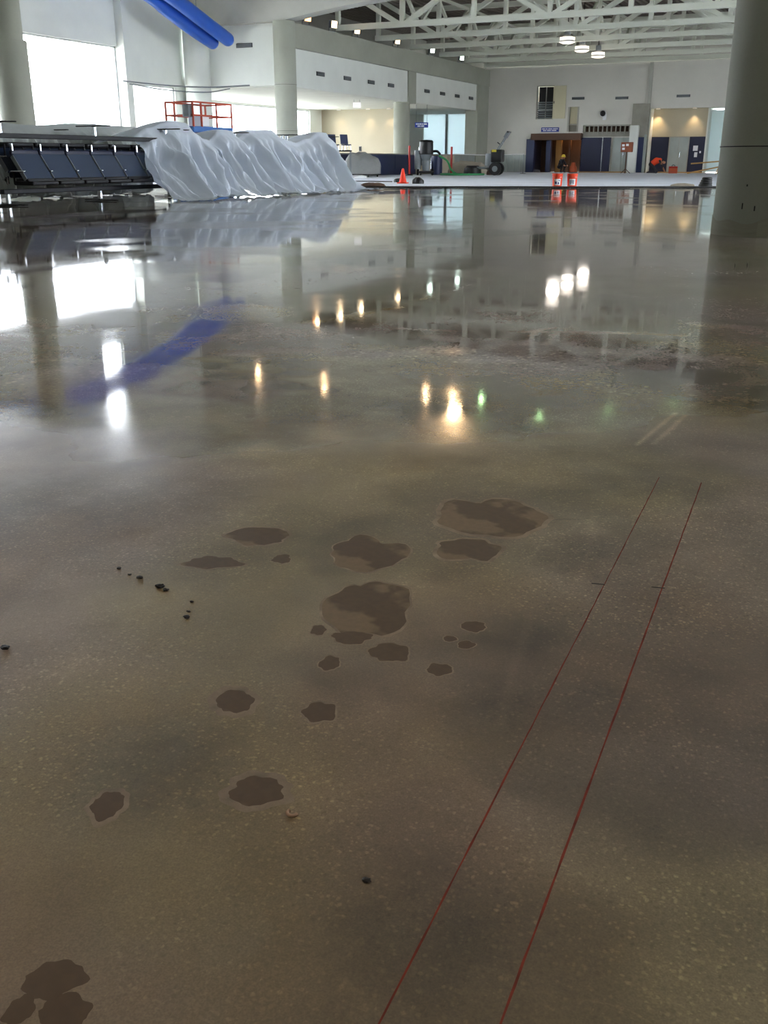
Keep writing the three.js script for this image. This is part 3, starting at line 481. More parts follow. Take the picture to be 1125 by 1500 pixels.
// ------------------------------------------------------------------ cone, buckets
{
  const c = thing('traffic_cone', 'bright orange traffic cone on the dusty floor', 'traffic cone', [-13.68, 0.006, -31.25], 0.2);
  mesh('base', rbox(0.34, 0.035, 0.34, 0.015), M.cone, c).position.y = 0.018; mesh('cone_body', new THREE.LatheGeometry([[0.13, 0.03], [0.125, 0.045], [0.032, 0.47], [0.02, 0.475], [0.02, 0.46]].map((p) => new THREE.Vector2(...p)), 28), M.cone, c);
}
function bucket(label, x, z, turn, marks) {
  const b = thing('bucket', label, 'bucket', [x, 0.006, z], turn, 'orange pails');
  mesh('pail', new THREE.LatheGeometry([[0, 0], [0.125, 0], [0.13, 0.01], [0.148, 0.365], [0.156, 0.366], [0.156, 0.375], [0.142, 0.375], [0.125, 0.015], [0, 0.015]].map((p) => new THREE.Vector2(...p)), 36), M.orange, b);
  for (const y of [0.29, 0.325]) mesh('rib_ring', new THREE.TorusGeometry(0.147 + (y - 0.29) * 0.05, 0.006, 6, 32).rotateX(Math.PI / 2), M.orange, b).position.y = y;
  const arc = (r, h, a0, w, y, m, name, p = b) => { const g = new THREE.CylinderGeometry(r + h * 0.025, r - h * 0.025, h, 10, 1, true, a0 - w / 2, w); return mesh(name, g, m, p).translateY(y); };
  const lab = arc(0.1425, 0.17, 0, 1.25, 0.15, new THREE.MeshStandardMaterial({ color: '#eef0f2', roughness: 0.6, side: THREE.DoubleSide }), 'label_panel');
  const blue = new THREE.MeshStandardMaterial({ color: '#2a3276', roughness: 0.6, side: THREE.DoubleSide });
  for (const [a, w, y, h] of marks) arc(0.1445, h, a, w, y, blue, 'label_mark', lab);
  mesh('wire_handle', new THREE.TorusGeometry(0.152, 0.0035, 6, 30, Math.PI).rotateX(1.9).translate(0, 0.32, 0), M.chrome, b);
}
bucket('left of two orange buckets, label with blue corner block', -7.65, -28.42, 0.3, [[-0.3, 0.4, -0.02, 0.07], [0.2, 0.25, -0.03, 0.05], [0.35, 0.2, 0.04, 0.03]]);
bucket('right of two orange buckets, label with upright dark strokes', -7.27, -28.6, 0.3, [[-0.32, 0.16, 0, 0.11], [-0.05, 0.14, 0.01, 0.09], [0.22, 0.16, 0, 0.11]]);

// ------------------------------------------------------------------ machines by the knee wall
{
  const d = thing('dust_extractor', 'tall grey dust extractor with black drum beside red posts', 'dust extractor', [-20.0, 0.006, -48.6], 0.5);
  mesh('base_frame', rbox(0.75, 0.1, 0.95, 0.03).translate(0, 0.16, 0), M.black, d); for (const s of [-1, 1]) mesh('wheel', cyl(0.16, 0.16, 0.08).rotateZ(Math.PI / 2), M.black, d).position.set(0.38 * s, 0.16, -0.35);
  for (const s of [-1, 1]) mesh('caster', cyl(0.07, 0.07, 0.05).rotateZ(Math.PI / 2), M.black, d).position.set(0.3 * s, 0.075, 0.38);
  mesh('collection_bin', cyl(0.22, 0.18, 0.5, 24).translate(0, 0.46, 0.1), M.machineGrey, d); mesh('hopper', cyl(0.34, 0.16, 0.34, 28).translate(0, 0.86, 0.1), M.machineGrey, d);
  mesh('drum', new THREE.LatheGeometry([[0, 1.0], [0.34, 1.0], [0.36, 1.05], [0.35, 1.55], [0.36, 1.6], [0.3, 1.68], [0, 1.7]].map((p) => new THREE.Vector2(...p)), 32).translate(0, 0, 0.1), M.black, d);
  mesh('motor_box', rbox(0.4, 0.75, 0.4, 0.04).translate(-0.05, 0.85, -0.42), M.machineGrey, d); mesh('side_cylinder', cyl(0.17, 0.17, 0.9, 22).translate(-0.42, 0.75, 0.0), M.machineGrey, d);
  mesh('inlet_pipe', tube([[0.3, 1.15, 0.15], [0.55, 1.15, 0.2], [0.7, 1.0, 0.25]], 0.06, 16), M.black, d); mesh('frame_bar', merge([rod([-0.3, 0.2, -0.4], [-0.3, 1.35, -0.5], 0.02), rod([0.3, 0.2, -0.4], [0.3, 1.35, -0.5], 0.02), rod([-0.3, 1.35, -0.5], [0.3, 1.35, -0.5], 0.02)]), M.chrome, d);
}
tag(mesh('green_hose', tube([[-19.35, 0.95, -48.75], [-18.95, 0.7, -48.9], [-18.7, 0.3, -48.8], [-18.3, 0.06, -48.7], [-17.9, 0.06, -49.4], [-18.6, 0.06, -50], [-19.4, 0.06, -49.3], [-18.6, 0.06, -48.2], [-17.7, 0.06, -48.6], [-17.2, 0.06, -49.6]], 0.05, 120, 10), M.green), 'green suction hose snaking from the dust extractor over the floor', 'hose');
for (const [label, x, z, h] of [['red post standing left of the dust extractor', -20.75, -48.2, 1.42], ['red post standing right of the dust extractor', -19.6, -51.2, 1.4]]) { const p = thing('red_post', label, 'post', [x, 0.006, z], 0, 'red posts'); mesh('post_tube', cyl(0.055, 0.055, h, 14).translate(0, h / 2, 0), M.red, p); mesh('post_foot', new THREE.LatheGeometry([[0, 0], [0.2, 0], [0.19, 0.03], [0.06, 0.06], [0, 0.06]].map((q) => new THREE.Vector2(...q)), 20), M.black, p); }
{ const b = thing('blue_drum', 'dark blue drum behind the dust extractor', 'drum', [-20.2, 0.006, -50.6]); mesh('drum_body', new THREE.LatheGeometry([[0, 0], [0.29, 0], [0.3, 0.02], [0.3, 0.3], [0.31, 0.32], [0.3, 0.34], [0.3, 0.62], [0.31, 0.64], [0.3, 0.66], [0.3, 0.93], [0.28, 0.95], [0, 0.94]].map((q) => new THREE.Vector2(...q)), 28), M.bluePanel, b); mesh('lid_ring', new THREE.TorusGeometry(0.29, 0.015, 6, 28).rotateX(Math.PI / 2).translate(0, 0.94, 0), M.black, b); }
function heap(name, label, cat, x, z, w, h, d, m, s, y0 = 0.006) {
  const g = new THREE.SphereGeometry(1, 40, 22, 0, 6.2832, 0, 1.5708); const p = g.attributes.position;
  for (let i = 0; i < p.count; i++) { const X = p.getX(i), Y = p.getY(i), Z = p.getZ(i), a = Math.atan2(Z, X), n = 0.72 + 0.5 * fbm(Math.cos(a) * 2.2 + s, Math.sin(a) * 2.2 + Y * 2, 5 + s, 3), sq = Math.pow(Math.abs(Y), 0.6); p.setXYZ(i, X * w / 2 * n, (Y > 0.01 ? sq : 0) * h * (0.8 + 0.35 * fbm(X * 2.5 + s, Z * 2.5, 9, 3)), Z * d / 2 * n); }
  g.computeVertexNormals(); const o = mesh(name, g, m); o.position.set(x, y0, z); return tag(o, label, cat);
}
heap('tarp_heap', 'beige crumpled tarp heap between hose and floor grinder', 'tarp', -19.3, -53.0, 2.0, 0.75, 1.6, M.rag, 3);
heap('brown_bag', 'small brown bag on floor beside the tarp heap', 'bag', -17.3, -51.4, 0.7, 0.32, 0.6, M.brown, 8);
{
  const g = thing('floor_grinder', 'walk-behind floor grinder with long raised handle by the far left wall', 'floor grinder', [-17.35, 0.006, -50.2], 0.1); g.scale.setScalar(1.2);
  mesh('grinding_shroud', cyl(0.36, 0.4, 0.26, 30).translate(-0.55, 0.17, 0), M.black, g); mesh('shroud_top', cyl(0.25, 0.34, 0.1, 26).translate(-0.55, 0.34, 0), M.seatDark, g);
  mesh('link_frame', rbox(0.8, 0.1, 0.4, 0.03).translate(0.05, 0.3, 0), M.machineGrey, g); mesh('motor', cyl(0.2, 0.22, 0.5, 24).translate(0.2, 0.62, 0), M.machineGrey, g); mesh('electric_box', rbox(0.5, 0.5, 0.5, 0.05).translate(0.52, 0.78, 0), M.black, g); mesh('sticker', rbox(0.2, 0.09, 0.01, 0.004).translate(0.42, 0.98, 0.256), M.yellow, g);
  for (const s of [-1, 1]) { const w = mesh('wheel', cyl(0.26, 0.26, 0.12, 26).rotateX(Math.PI / 2), M.black, g); w.position.set(0.5, 0.26, s * 0.3); mesh('hub', cyl(0.12, 0.12, 0.13, 18).rotateX(Math.PI / 2), M.machineGrey, w); }
  mesh('handle_pole', merge([rod([0.45, 0.9, -0.14], [0.98, 1.72, -0.14], 0.025), rod([0.45, 0.9, 0.14], [0.98, 1.72, 0.14], 0.025), rod([0.72, 1.3, -0.14], [0.72, 1.3, 0.14], 0.02)]), M.machineGrey, g); mesh('handlebar', rod([0.98, 1.72, -0.3], [0.98, 1.72, 0.3], 0.03), M.black, g); const c = mesh('control_panel', rbox(0.12, 0.3, 0.34, 0.03), M.machineGrey, g); c.position.set(0.9, 1.62, 0); c.rotation.z = -0.55; mesh('side_lever', rod([0.66, 1.22, 0.1], [0.52, 1.32, 0.12], 0.02), M.black, g);
}
tag(mesh('barrier_rope', tube([[-19.52, 1.04, -51.28], [-18.4, 1.0, -53.5], [-17.4, 1.07, -57.0]], 0.02, 20, 6), M.labelWhite), 'pale barrier rope stretched right from the red post', 'rope');
{ const p = thing('rope_stand', 'thin grey stand holding the far end of the barrier rope', 'stand', [-17.4, 0.006, -57.0]); mesh('stand_tube', cyl(0.025, 0.025, 1.04, 10).translate(0, 0.52, 0), M.machineGrey, p); mesh('stand_foot', cyl(0.16, 0.17, 0.03, 18).translate(0, 0.015, 0), M.machineGrey, p); }
// covered furniture with two blue chairs beyond the sheets
{
  const b = heap('covered_crate', 'grey tarp-covered crate left of the blue knee wall', 'covered crate', -20.9, -42.9, 1.7, 0.95, 1.5, M.tarp, 14, 0.14);
  const d = thing('black_dolly', 'black dolly under the grey tarp-covered crate', 'dolly', [-20.9, 0.0, -42.9]); mesh('dolly_board', rbox(1.5, 0.05, 1.3, 0.02).translate(0, 0.11, 0), M.black, d); for (const x of [-0.6, 0.6]) for (const z of [-0.5, 0.5]) mesh('caster', cyl(0.045, 0.045, 0.04).rotateZ(Math.PI / 2).translate(x, 0.045, z), M.black, d);
}
{
  const t = thing('side_counter', 'dark counter top carrying two blue chairs beyond the sheets', 'counter', [-21.2, 0, -41.5], 0.4); mesh('counter_top', rbox(0.9, 0.06, 0.7, 0.02).translate(0, 1.13, 0), M.black, t); for (const x of [-0.4, 0.4]) for (const z of [-0.3, 0.3]) mesh('leg', bar([x, 0, z], [x, 1.1, z], 0.04), M.machineGrey, t);
  for (const [label, dx] of [['left blue shell chair standing on the dark counter', -0.32], ['right blue shell chair standing on the dark counter', 0.22]]) {
    const c = thing('shell_chair', label, 'chair', [-21.2 + dx * 0.9, 1.162, -41.5 - dx * 0.45], -0.6, 'blue shell chairs'); mesh('seat', rbox(0.34, 0.05, 0.34, 0.02).translate(0, 0.22, 0), M.bluePanel, c); const k = mesh('backrest', rbox(0.05, 0.42, 0.38, 0.02), M.bluePanel, c); k.position.set(-0.22, 0.46, 0); k.rotation.z = 0.2; for (const x of [-0.15, 0.15]) for (const z of [-0.15, 0.15]) mesh('leg', bar([x, 0, z], [x * 0.9, 0.2, z * 0.9], 0.02), M.chrome, c);
  }
}
// ------------------------------------------------------------------ cords and bits on the floor
tag(mesh('black_hose', tube([[-17.0, 0.024, -24.4], [-14.6, 0.024, -25.1], [-12.38, 0.024, -26.1], [-9.5, 0.024, -27.4], [-6.3, 0.024, -28.75], [-3.7, 0.024, -30.2], [0, 0.024, -31.8], [4, 0.024, -33.8]], 0.022, 120, 8), M.black), 'long black hose along the edge of the dusty floor', 'hose');
tag(mesh('power_cable', tube([[-19.5, 0.024, -33.0], [-17, 0.024, -33.3], [-15.4, 0.024, -33.1], [-14.86, 0.024, -33.0]], 0.018, 40, 8), M.black), 'black power cord lying left of the orange cone', 'cord');
heap('cord_connector', 'black cord connector on floor left of the cone', 'connector', -14.55, -32.95, 0.5, 0.14, 0.4, M.black, 21); heap('black_coil', 'small black lump on floor right of the cone', 'coil', -13.03, -31.0, 0.4, 0.2, 0.34, M.black, 23);
heap('brown_rag', 'brown rag at the hose end beside the last plastic sheet', 'rag', -12.7, -26.9, 0.75, 0.12, 0.5, M.brown, 25); heap('white_tray', 'small white bundle near the black dolly', 'bundle', -19.6, -39.9, 0.9, 0.12, 0.5, M.labelWhite, 27); heap('grey_rag', 'grey rag on the hose near the right column', 'rag', -4.5, -30.45, 0.7, 0.1, 0.4, M.rag, 29);
{ const c = thing('black_hose_coil', 'coiled black hose on floor left of the big column', 'hose coil', [-3.86, 0.006, -30.55]); for (let k = 0; k < 4; k++) mesh('coil_turn', new THREE.TorusGeometry(0.15 - k * 0.015, 0.045, 8, 26).rotateX(Math.PI / 2).translate(0.01 * k, 0.05 + k * 0.06, 0), M.black, c); }
for (const [label, p, q] of [['long timber plank leaning low by the daylight slot', [-8.5, 0.55, -60], [-6.9, 0.68, -60.2]], ['lower timber plank sloping down by the daylight slot', [-8.7, 0.03, -60.3], [-6.9, 0.4, -60.4]]]) tag(mesh('timber_plank', bar(p, q, 0.09, 0.07), M.tan), label, 'plank', 'timber planks');
{ const s = thing('saw_trestle', 'timber trestle carrying the planks beside the big column', 'trestle', [-6.85, 0.006, -60.2]); mesh('cross_beam', bar([0, 0.6, -0.4], [0, 0.6, 0.4], 0.08), M.tan, s); for (const x of [-0.25, 0.25]) for (const z of [-0.35, 0.35]) mesh('leg', bar([0, 0.6, z * 0.9], [x, 0, z], 0.05), M.tan, s); }

// ------------------------------------------------------------------ signs and wall fittings
function sign(label, x, y, z, turn, w, h, rows, hang) {
  const s = thing('direction_sign', label, 'sign', [x, y, z], turn, 'blue direction signs'); mesh('sign_board', rbox(w, h, 0.05, 0.01), M.signBlue, s);
  rows.forEach((row, i) => { for (const [a, b] of row) mesh('lettering', new THREE.BoxGeometry((b - a) * w, h * 0.2, 0.008).translate(((a + b) / 2 - 0.5) * w, h * (0.18 - 0.38 * i), 0.03), M.labelWhite, s); });
  if (hang) for (const q of [-0.4, 0.4]) mesh('hanger', rod([q * w, h / 2, 0], [q * w, hang, 0], 0.012), M.machineGrey, s);
}
sign('blue sign with two pale lines hanging beside the round column', -22.6, 2.6, -54.2, 0.43, 0.75, 0.27, [[[0.08, 0.16], [0.19, 0.3], [0.33, 0.5], [0.53, 0.62], [0.66, 0.9]], [[0.2, 0.42], [0.46, 0.7]]], 1.07);
sign('blue and white sign above the brown entrance header', -17.93, 2.55, -64.16, 0, 1.15, 0.26, [[[0.05, 0.22], [0.26, 0.36], [0.4, 0.63], [0.67, 0.95]], [[0.1, 0.3], [0.34, 0.56], [0.6, 0.86]]]);
{ const c = thing('security_camera', 'black domed camera on a white bracket high on the back wall', 'camera', [-14.55, 3.35, -64.18]); mesh('bracket', rbox(0.22, 0.34, 0.12, 0.03).translate(0.03, -0.12, 0.06), M.labelWhite, c); mesh('neck', rod([0, 0.02, 0.05], [0, 0.08, 0.28], 0.05), M.machineGrey, c); mesh('dome', new THREE.SphereGeometry(0.17, 22, 14).translate(-0.03, 0.08, 0.34), M.black, c); mesh('collar', new THREE.TorusGeometry(0.17, 0.03, 8, 22).translate(-0.03, 0.08, 0.3), M.labelWhite, c); }
{ const c = thing('wall_socket', 'small dark wall box on the beige concourse wall', 'wall box', [-28.3, 1.4, -58.0]); mesh('box_body', rbox(0.16, 0.3, 0.06, 0.01).translate(0, 0, 0.03), M.machineGrey, c); mesh('box_face', rbox(0.12, 0.24, 0.02, 0.005).translate(0, 0, 0.065), M.dark, c); }
{ // brown work light on a stand
  const w = thing('work_light_stand', 'rust-brown boxy work light on a tall stand before the metal door', 'work light', [-12.4, 0.006, -61.2], -0.2);
  mesh('pole', cyl(0.035, 0.04, 1.3, 12).translate(0, 0.65, 0), M.brown, w); mesh('lamp_box', rbox(0.72, 0.55, 0.16, 0.03).translate(0, 1.45, 0), pmat([140, 74, 44], 0.12, 0.6), w); for (const [x, y] of [[-0.2, 1.55], [0.05, 1.57], [-0.18, 1.36]]) mesh('lamp_window', rbox(0.16, 0.12, 0.02, 0.005).translate(x, y, 0.085), M.labelWhite, w);
  for (let k = 0; k < 3; k++) mesh('leg', rod([0, 0.25, 0], [0.3 * Math.cos(k * 2.1), 0, 0.3 * Math.sin(k * 2.1)], 0.02), M.brown, w);
}
// ------------------------------------------------------------------ workers
function blob(bones, res, k = 0.04) { // smooth union of tapered capsules meshed by marching cubes
  const lo = V(1e9, 1e9, 1e9), hi = V(-1e9, -1e9, -1e9); for (const [a, b, r, s] of bones) for (const [p, q] of [[a, r], [b, s]]) { lo.min(V(p[0] - q, p[1] - q, p[2] - q)); hi.max(V(p[0] + q, p[1] + q, p[2] + q)); }
  const c = lo.clone().add(hi).multiplyScalar(0.5), half = Math.max(hi.x - lo.x, hi.y - lo.y, hi.z - lo.z) / 2 + 0.06, mc = new MarchingCubes(res, M.dark, false, false, 60000); mc.isolation = 0;
  const P = V(); for (let z = 0; z < res; z++) for (let y = 0; y < res; y++) for (let x = 0; x < res; x++) {
    P.set((x - res / 2) / (res / 2), (y - res / 2) / (res / 2), (z - res / 2) / (res / 2)).multiplyScalar(half).add(c); let d = 1e9;
    for (const [a, b, r, s] of bones) { const bx = b[0] - a[0], by = b[1] - a[1], bz = b[2] - a[2], px = P.x - a[0], py = P.y - a[1], pz = P.z - a[2], t = clamp((px * bx + py * by + pz * bz) / (bx * bx + by * by + bz * bz + 1e-9)); const e = Math.hypot(px - bx * t, py - by * t, pz - bz * t) - (r + (s - r) * t), h = Math.max(k - Math.abs(d - e), 0) / k; d = Math.min(d, e) - h * h * k * 0.25; }
    mc.field[x + y * res + z * res * res] = -d;
  }
  mc.update(); const n = mc.count ?? mc.geometry.drawRange.count, g = new THREE.BufferGeometry(); g.setAttribute('position', new THREE.BufferAttribute(mc.positionArray.slice(0, n * 3), 3)); g.setAttribute('normal', new THREE.BufferAttribute(mc.normalArray.slice(0, n * 3), 3));
  g.scale(half, half, half).translate(c.x, c.y, c.z); g.deleteAttribute('normal'); const m = mergeVertices(g, 1e-4); m.computeVertexNormals(); return m;
}
const skin = mat('#a9765a', 0.6), trousers = mat('#2a2c36', 0.85), vest = mat('#f0481e', 0.7), shirt = mat('#b9a23a', 0.8), darkShirt = mat('#23252c', 0.85);
{ // kneeling, bent forward over the floor, facing right
  const p = thing('person', 'worker in orange vest kneeling bent over before the blue panels', 'person', [-10.75, 0, -62.0], 0.1);
  const hips = [-0.3, 0.5, 0], neck = [0.22, 0.72, 0];
  const bones = [[hips, [-0.02, 0.7, 0], 0.15, 0.15], [[-0.02, 0.7, 0], neck, 0.16, 0.11], [neck, [0.33, 0.68, 0], 0.06, 0.055], [[0.38, 0.66, 0], [0.42, 0.62, 0], 0.1, 0.09], [[0.46, 0.62, 0], [0.48, 0.61, 0], 0.025, 0.02]];
  for (const s of [-1, 1]) bones.push([[-0.28, 0.46, 0.09 * s], [0.02, 0.09, 0.13 * s], 0.105, 0.075], [[0.02, 0.08, 0.13 * s], [-0.4, 0.07, 0.12 * s], 0.07, 0.045], [[-0.4, 0.07, 0.12 * s], [-0.5, 0.05, 0.12 * s], 0.045, 0.035], [[0.18, 0.7, 0.17 * s], [0.3, 0.45, 0.2 * s], 0.06, 0.045], [[0.3, 0.45, 0.2 * s], [0.46, 0.2, 0.12 * s], 0.042, 0.03], [[0.46, 0.2, 0.12 * s], [0.5, 0.12, 0.1 * s], 0.035, 0.028], [[0.5, 0.12, 0.1 * s], [0.56, 0.07, 0.1 * s], 0.018, 0.012], [[0.5, 0.12, 0.12 * s], [0.55, 0.06, 0.13 * s], 0.017, 0.012], [[0.49, 0.13, 0.08 * s], [0.54, 0.1, 0.06 * s], 0.016, 0.012]);
  const g = blob(bones, 90), col = [], P = g.attributes.position; const c1 = new THREE.Color('#2a2c36'), c2 = new THREE.Color('#a9765a'); for (let i = 0; i < P.count; i++) { const c = P.getX(i) > 0.26 && (P.getY(i) > 0.5 || P.getX(i) > 0.4) ? c2 : c1; col.push(c.r, c.g, c.b); } g.setAttribute('color', new THREE.Float32BufferAttribute(col, 3));
  mesh('body', g, new THREE.MeshStandardMaterial({ vertexColors: true, roughness: 0.8 }), p); mesh('vest', blob([[[-0.2, 0.57, 0], [-0.02, 0.7, 0], 0.165, 0.178], [[-0.02, 0.7, 0], [0.18, 0.73, 0], 0.178, 0.13]], 60), vest, p); mesh('hair', blob([[[0.36, 0.7, 0], [0.4, 0.68, 0], 0.098, 0.09]], 30), trousers, p);
}
{ // crouching in the alcove with a yellow helmet
  const p = thing('person', 'worker crouching in the brown alcove with a yellow hard hat', 'person', [-16.75, 0, -62.9], -0.5);
  const bones = [[[-0.1, 0.36, 0], [0.06, 0.7, 0], 0.15, 0.15], [[0.06, 0.7, 0], [0.12, 0.82, 0], 0.08, 0.055], [[0.16, 0.92, 0], [0.18, 0.86, 0], 0.095, 0.08], [[0.25, 0.87, 0], [0.27, 0.86, 0], 0.02, 0.016]];
  for (const s of [-1, 1]) bones.push([[-0.1, 0.34, 0.1 * s], [0.25, 0.46, 0.14 * s], 0.1, 0.07], [[0.25, 0.46, 0.14 * s], [0.12, 0.09, 0.14 * s], 0.068, 0.045], [[0.12, 0.06, 0.14 * s], [0.27, 0.045, 0.14 * s], 0.045, 0.035], [[0.06, 0.68, 0.19 * s], [0.2, 0.48, 0.22 * s], 0.055, 0.045], [[0.2, 0.48, 0.22 * s], [0.4, 0.42, 0.12 * s], 0.042, 0.03], [[0.4, 0.42, 0.12 * s], [0.48, 0.4, 0.1 * s], 0.033, 0.022]);
  const g = blob(bones, 80), col = [], P = g.attributes.position; const c1 = new THREE.Color('#23252c'), c2 = new THREE.Color('#a9765a'); for (let i = 0; i < P.count; i++) { const c = P.getY(i) > 0.8 || (P.getX(i) > 0.36 && P.getY(i) < 0.5) ? c2 : c1; col.push(c.r, c.g, c.b); } g.setAttribute('color', new THREE.Float32BufferAttribute(col, 3));
  mesh('body', g, new THREE.MeshStandardMaterial({ vertexColors: true, roughness: 0.85 }), p);
  const hat = mesh('hard_hat', new THREE.LatheGeometry([[0.16, 0], [0.165, 0.012], [0.125, 0.025], [0.12, 0.07], [0.08, 0.13], [0, 0.15]].map((q) => new THREE.Vector2(...q)), 26), M.yellow, p); hat.position.set(0.16, 0.93, 0); hat.rotation.z = -0.15;
}
{ const b = thing('orange_toolbox', 'orange tool box on floor right of the kneeling worker', 'tool box', [-9.75, 0.006, -61.9], 0.2); mesh('box', rbox(0.5, 0.3, 0.3, 0.03).translate(0, 0.15, 0), mat('#b3502c', 0.6), b); mesh('lid', rbox(0.5, 0.09, 0.31, 0.03).translate(0, 0.34, 0), M.red, b); mesh('handle', new THREE.TorusGeometry(0.09, 0.015, 6, 16, Math.PI).translate(0, 0.38, 0), M.black, b); }
{ const b = thing('orange_blower', 'orange upright floor blower in the brown alcove', 'blower', [-15.95, 0.006, -62.8]); mesh('blower_shell', cyl(0.2, 0.26, 0.34, 22).translate(0, 0.2, 0), mat('#a8481f', 0.6), b); mesh('blower_neck', cyl(0.1, 0.16, 0.24, 18).translate(0, 0.48, 0), mat('#a8481f', 0.6), b); mesh('foot_ring', cyl(0.27, 0.27, 0.04, 22).translate(0, 0.02, 0), M.black, b); }

// ------------------------------------------------------------------ marks on the near floor
const patchTex = dataTex(512, 512, (i, j) => { const u = i / 512, v = j / 512, w = tileNoise(u, v, 0, 6, 700, 3), n = sm(0.4, 0.6, tileNoise((u + w * 0.12) % 1, v, 0, 5, 710, 4)), f = tileNoise(u, v, 0, 40, 720, 2) - 0.5; return [[88, 122], [69, 103], [49, 80]].map(([a, b]) => clamp((a + (b - a) * n) * (1 + 0.12 * f), 0, 255)); }, true);
patchTex.repeat.set(3, 3);
const patchMat = new THREE.MeshStandardMaterial({ map: patchTex, roughness: 0.55, name: 'patch_filler' });
const rimMat = new THREE.MeshStandardMaterial({ map: mottle([140, 124, 106], 0.25, 79, 256, 8), roughness: 0.6, name: 'patch_rim' }); rimMat.map.repeat.set(4, 4);
const YAW = 0.4311;
function outline(rx, rz, s, k, n = 44) { const o = []; for (let i = 0; i < n; i++) { const a = i / n * 6.28318, q = k * (1 + 0.42 * (fbm(Math.cos(a) * 1.3 + s * 7.1, Math.sin(a) * 1.3 + s * 3.3, 15, 3) - 0.5) * 1.6 + 0.05 * Math.sin(a * 5 + s) + 0.03 * Math.sin(a * 9 + 2 * s)); o.push([Math.cos(a) * rx * q, Math.sin(a) * rz * q]); } return o; }
function disc(rings, ys) { const pos = [], n = rings[0].length, idx = []; rings.forEach((r, k) => r.forEach(([x, z]) => pos.push(x, ys[k], z))); for (let k = 0; k < rings.length - 1; k++) for (let i = 0; i < n; i++) { const a = k * n + i, b = k * n + (i + 1) % n, c = a + n, d = b + n; idx.push(a, c, b, b, c, d); } const last = (rings.length - 1) * n; pos.push(0, ys[ys.length - 1], 0); const m = pos.length / 3 - 1; for (let i = 0; i < n; i++) idx.push(last + (i + 1) % n, last + i, m); const g = new THREE.BufferGeometry(); g.setAttribute('position', new THREE.Float32BufferAttribute(pos, 3)); g.setIndex(idx); g.computeVertexNormals(); const h = metricUV(g.toNonIndexed()), q = h.attributes.normal; for (let i = 0; i < q.count; i++) q.setXYZ(i, 0, 1, 0); return h; }
const patches = [
  [-0.625, -1.921, 0.121, 0.118, 'largest and farthest filler patch, with a pale ring', 1.1], [-0.599, -1.714, 0.066, 0.059, 'round olive filler patch with pale ring just below the largest one', 1.14], [-0.784, -1.615, 0.079, 0.087, 'ragged filler patch left of the pale-ringed pair', 1.05],
  [-0.671, -1.394, 0.075, 0.111, 'big dark oval filler patch in the middle of the cluster', 1.06], [-1.022, -1.598, 0.06, 0.051, 'wide filler patch at the far left of the cluster', 1.1], [-1.03, -1.442, 0.053, 0.031, 'long thin filler patch at the left end of the cluster', 1.08],
  [-0.919, -1.514, 0.019, 0.021, 'small faint filler spot right of the long thin patch', 1.1], [-0.706, -1.274, 0.013, 0.018, 'tiny filler spot below left of the big dark oval', 1.15], [-0.645, -1.273, 0.031, 0.022, 'flat narrow filler patch touching the bottom of the big oval', 1.1],
  [-0.565, -1.251, 0.031, 0.03, 'pale round filler patch below right of the big oval', 1.1], [-0.636, -1.181, 0.018, 0.02, 'small dark filler spot below the narrow patch', 1.15], [-0.473, -1.233, 0.022, 0.019, 'dark filler spot with ragged edge nearest the red lines', 1.15],
  [-0.477, -1.394, 0.021, 0.018, 'upper of three small filler spots right of the oval', 1.12], [-0.464, -1.328, 0.013, 0.014, 'lower of three small filler spots right of the oval', 1.12], [-0.495, -1.336, 0.011, 0.01, 'left and tiniest of three small filler spots', 1.2],
  [-0.706, -1.023, 0.029, 0.032, 'dark lobed filler patch with a wide pale rim at mid left', 1.42], [-0.583, -1.048, 0.023, 0.027, 'dark lobed filler patch right of the wide-rimmed one', 1.14], [-0.568, -0.853, 0.032, 0.028, 'dark filler patch with pale rim alone in the lower middle', 1.38],
  [-0.72, -0.754, 0.02, 0.027, 'half-filled patch with pale rim at lower left', 1.32], [-0.587, -0.521, 0.028, 0.024, 'upper lobe of the dark stain in the bottom left corner', 1.02], [-0.591, -0.479, 0.014, 0.016, 'left lobe of the dark stain in the bottom left corner', 1.02], [-0.553, -0.496, 0.023, 0.019, 'right lobe of the dark stain in the bottom left corner', 1.02],
];
patches.forEach(([x, z, rx, rz, label, rim], i) => {
  const p = thing('filler_patch', label, 'floor patch', [x, 0.0002, z], YAW, 'filler patches on the near floor'), s = i + 1;
  mesh('rim', disc([outline(rx, rz, s, rim), outline(rx, rz, s, (rim + 1) / 2), outline(rx, rz, s, 0.9)], [0.0001, 0.0004, 0.0004]), rimMat, p);
  mesh('filler', disc([outline(rx, rz, s, 1.0), outline(rx, rz, s, 0.96), outline(rx, rz, s, 0.8), outline(rx, rz, s, 0.5)], [0.0004, 0.0007, 0.0008, 0.0008]), patchMat, p);
});
const chalk = pmat([124, 48, 32], 0.3, 0.85); chalk.map.repeat.set(12, 12); chalk.name = 'red_chalk';
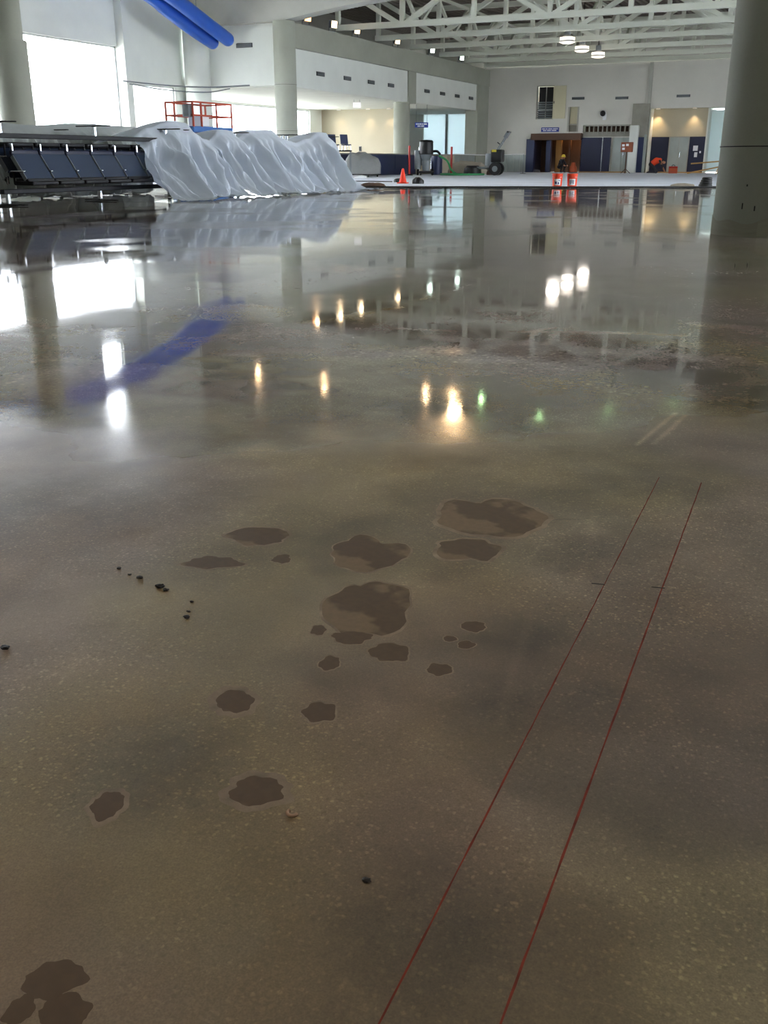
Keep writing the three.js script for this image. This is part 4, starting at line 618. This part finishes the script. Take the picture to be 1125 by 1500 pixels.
for (const [label, x0, z0, x1, z1, w, knots] of [['left of two red chalk lines running away from the camera', -0.28, -0.5, -0.333, -2.36, 0.0026, [[-0.318, -1.66]]], ['right of two red chalk lines running away from the camera', -0.178, -0.5, -0.232, -2.36, 0.0032, [[-0.214, -1.69]]]]) {
  const t = thing('chalk_line', label, 'chalk line', [0, 0, 0], 0, 'red chalk lines'), pos = [], idx = [], n = 160;
  for (let i = 0; i <= n; i++) { const u = i / n, x = x0 + (x1 - x0) * u + 0.0012 * (fbm(u * 40, x0 * 90, 3, 3) - 0.5), z = z0 + (z1 - z0) * u, ww = w * (0.45 + 0.75 * fbm(u * 60, 7 + x0 * 50, 5, 3)); pos.push(x - ww / 2, 0.0004, z, x + ww / 2, 0.0004, z); if (i) { const a = (i - 1) * 2; idx.push(a, a + 1, a + 2, a + 1, a + 3, a + 2); } }
  const g = new THREE.BufferGeometry(); g.setAttribute('position', new THREE.Float32BufferAttribute(pos, 3)); g.setIndex(idx); g.computeVertexNormals(); mesh('line', metricUV(g), chalk, t);
  for (const [x, z] of knots) { const k = mesh('pencil_tick', rbox(0.024, 0.0008, 0.003, 0.0003, 1), M.black, t); k.position.set(x - 0.006, 0.0006, z + 0.004); k.rotation.y = 0.2; }
}
[['black grit crumb, far left of the scattered trail', -1.179, -1.342, 0.004], ['black grit crumb, second in the scattered trail', -1.142, -1.327, 0.003], ['black grit crumb, third in the scattered trail', -1.114, -1.322, 0.005], ['largest black grit crumb in the scattered trail', -1.054, -1.305, 0.007], ['black grit crumb touching the largest crumb', -1.036, -1.297, 0.005], ['black grit crumb right of the largest crumb', -0.964, -1.276, 0.003], ['black grit crumb, last but one in the trail', -0.946, -1.241, 0.003], ['black grit crumb at the near end of the trail', -0.935, -1.22, 0.005], ['black crumb at the left picture edge', -1.135, -1.006, 0.006], ['single black crumb on the lower middle floor', -0.374, -0.767, 0.004]].forEach(([label, x, z, r], i) => {
  const g = new THREE.IcosahedronGeometry(r, 1), p = g.attributes.position; for (let k = 0; k < p.count; k++) { const q = 0.7 + 0.6 * hash(Math.round(p.getX(k) * 1e5), Math.round(p.getZ(k) * 1e5), i); p.setXYZ(k, p.getX(k) * q * 1.3, p.getY(k) * 0.45 * q, p.getZ(k) * q); } g.computeVertexNormals(); const o = mesh('grit_crumb', g, M.black); o.position.set(x, r * 0.4, z); tag(o, label, 'crumb', 'black crumbs');
});
{ const g = new THREE.TorusGeometry(0.006, 0.0022, 6, 14, 3.6).rotateX(Math.PI / 2); const o = mesh('pale_chip', g, mat('#b09078', 0.8)); o.position.set(-0.505, 0.002, -0.834); tag(o, 'small curled pale chip near the lower middle patch', 'chip'); }

renderer.render(scene, camera);
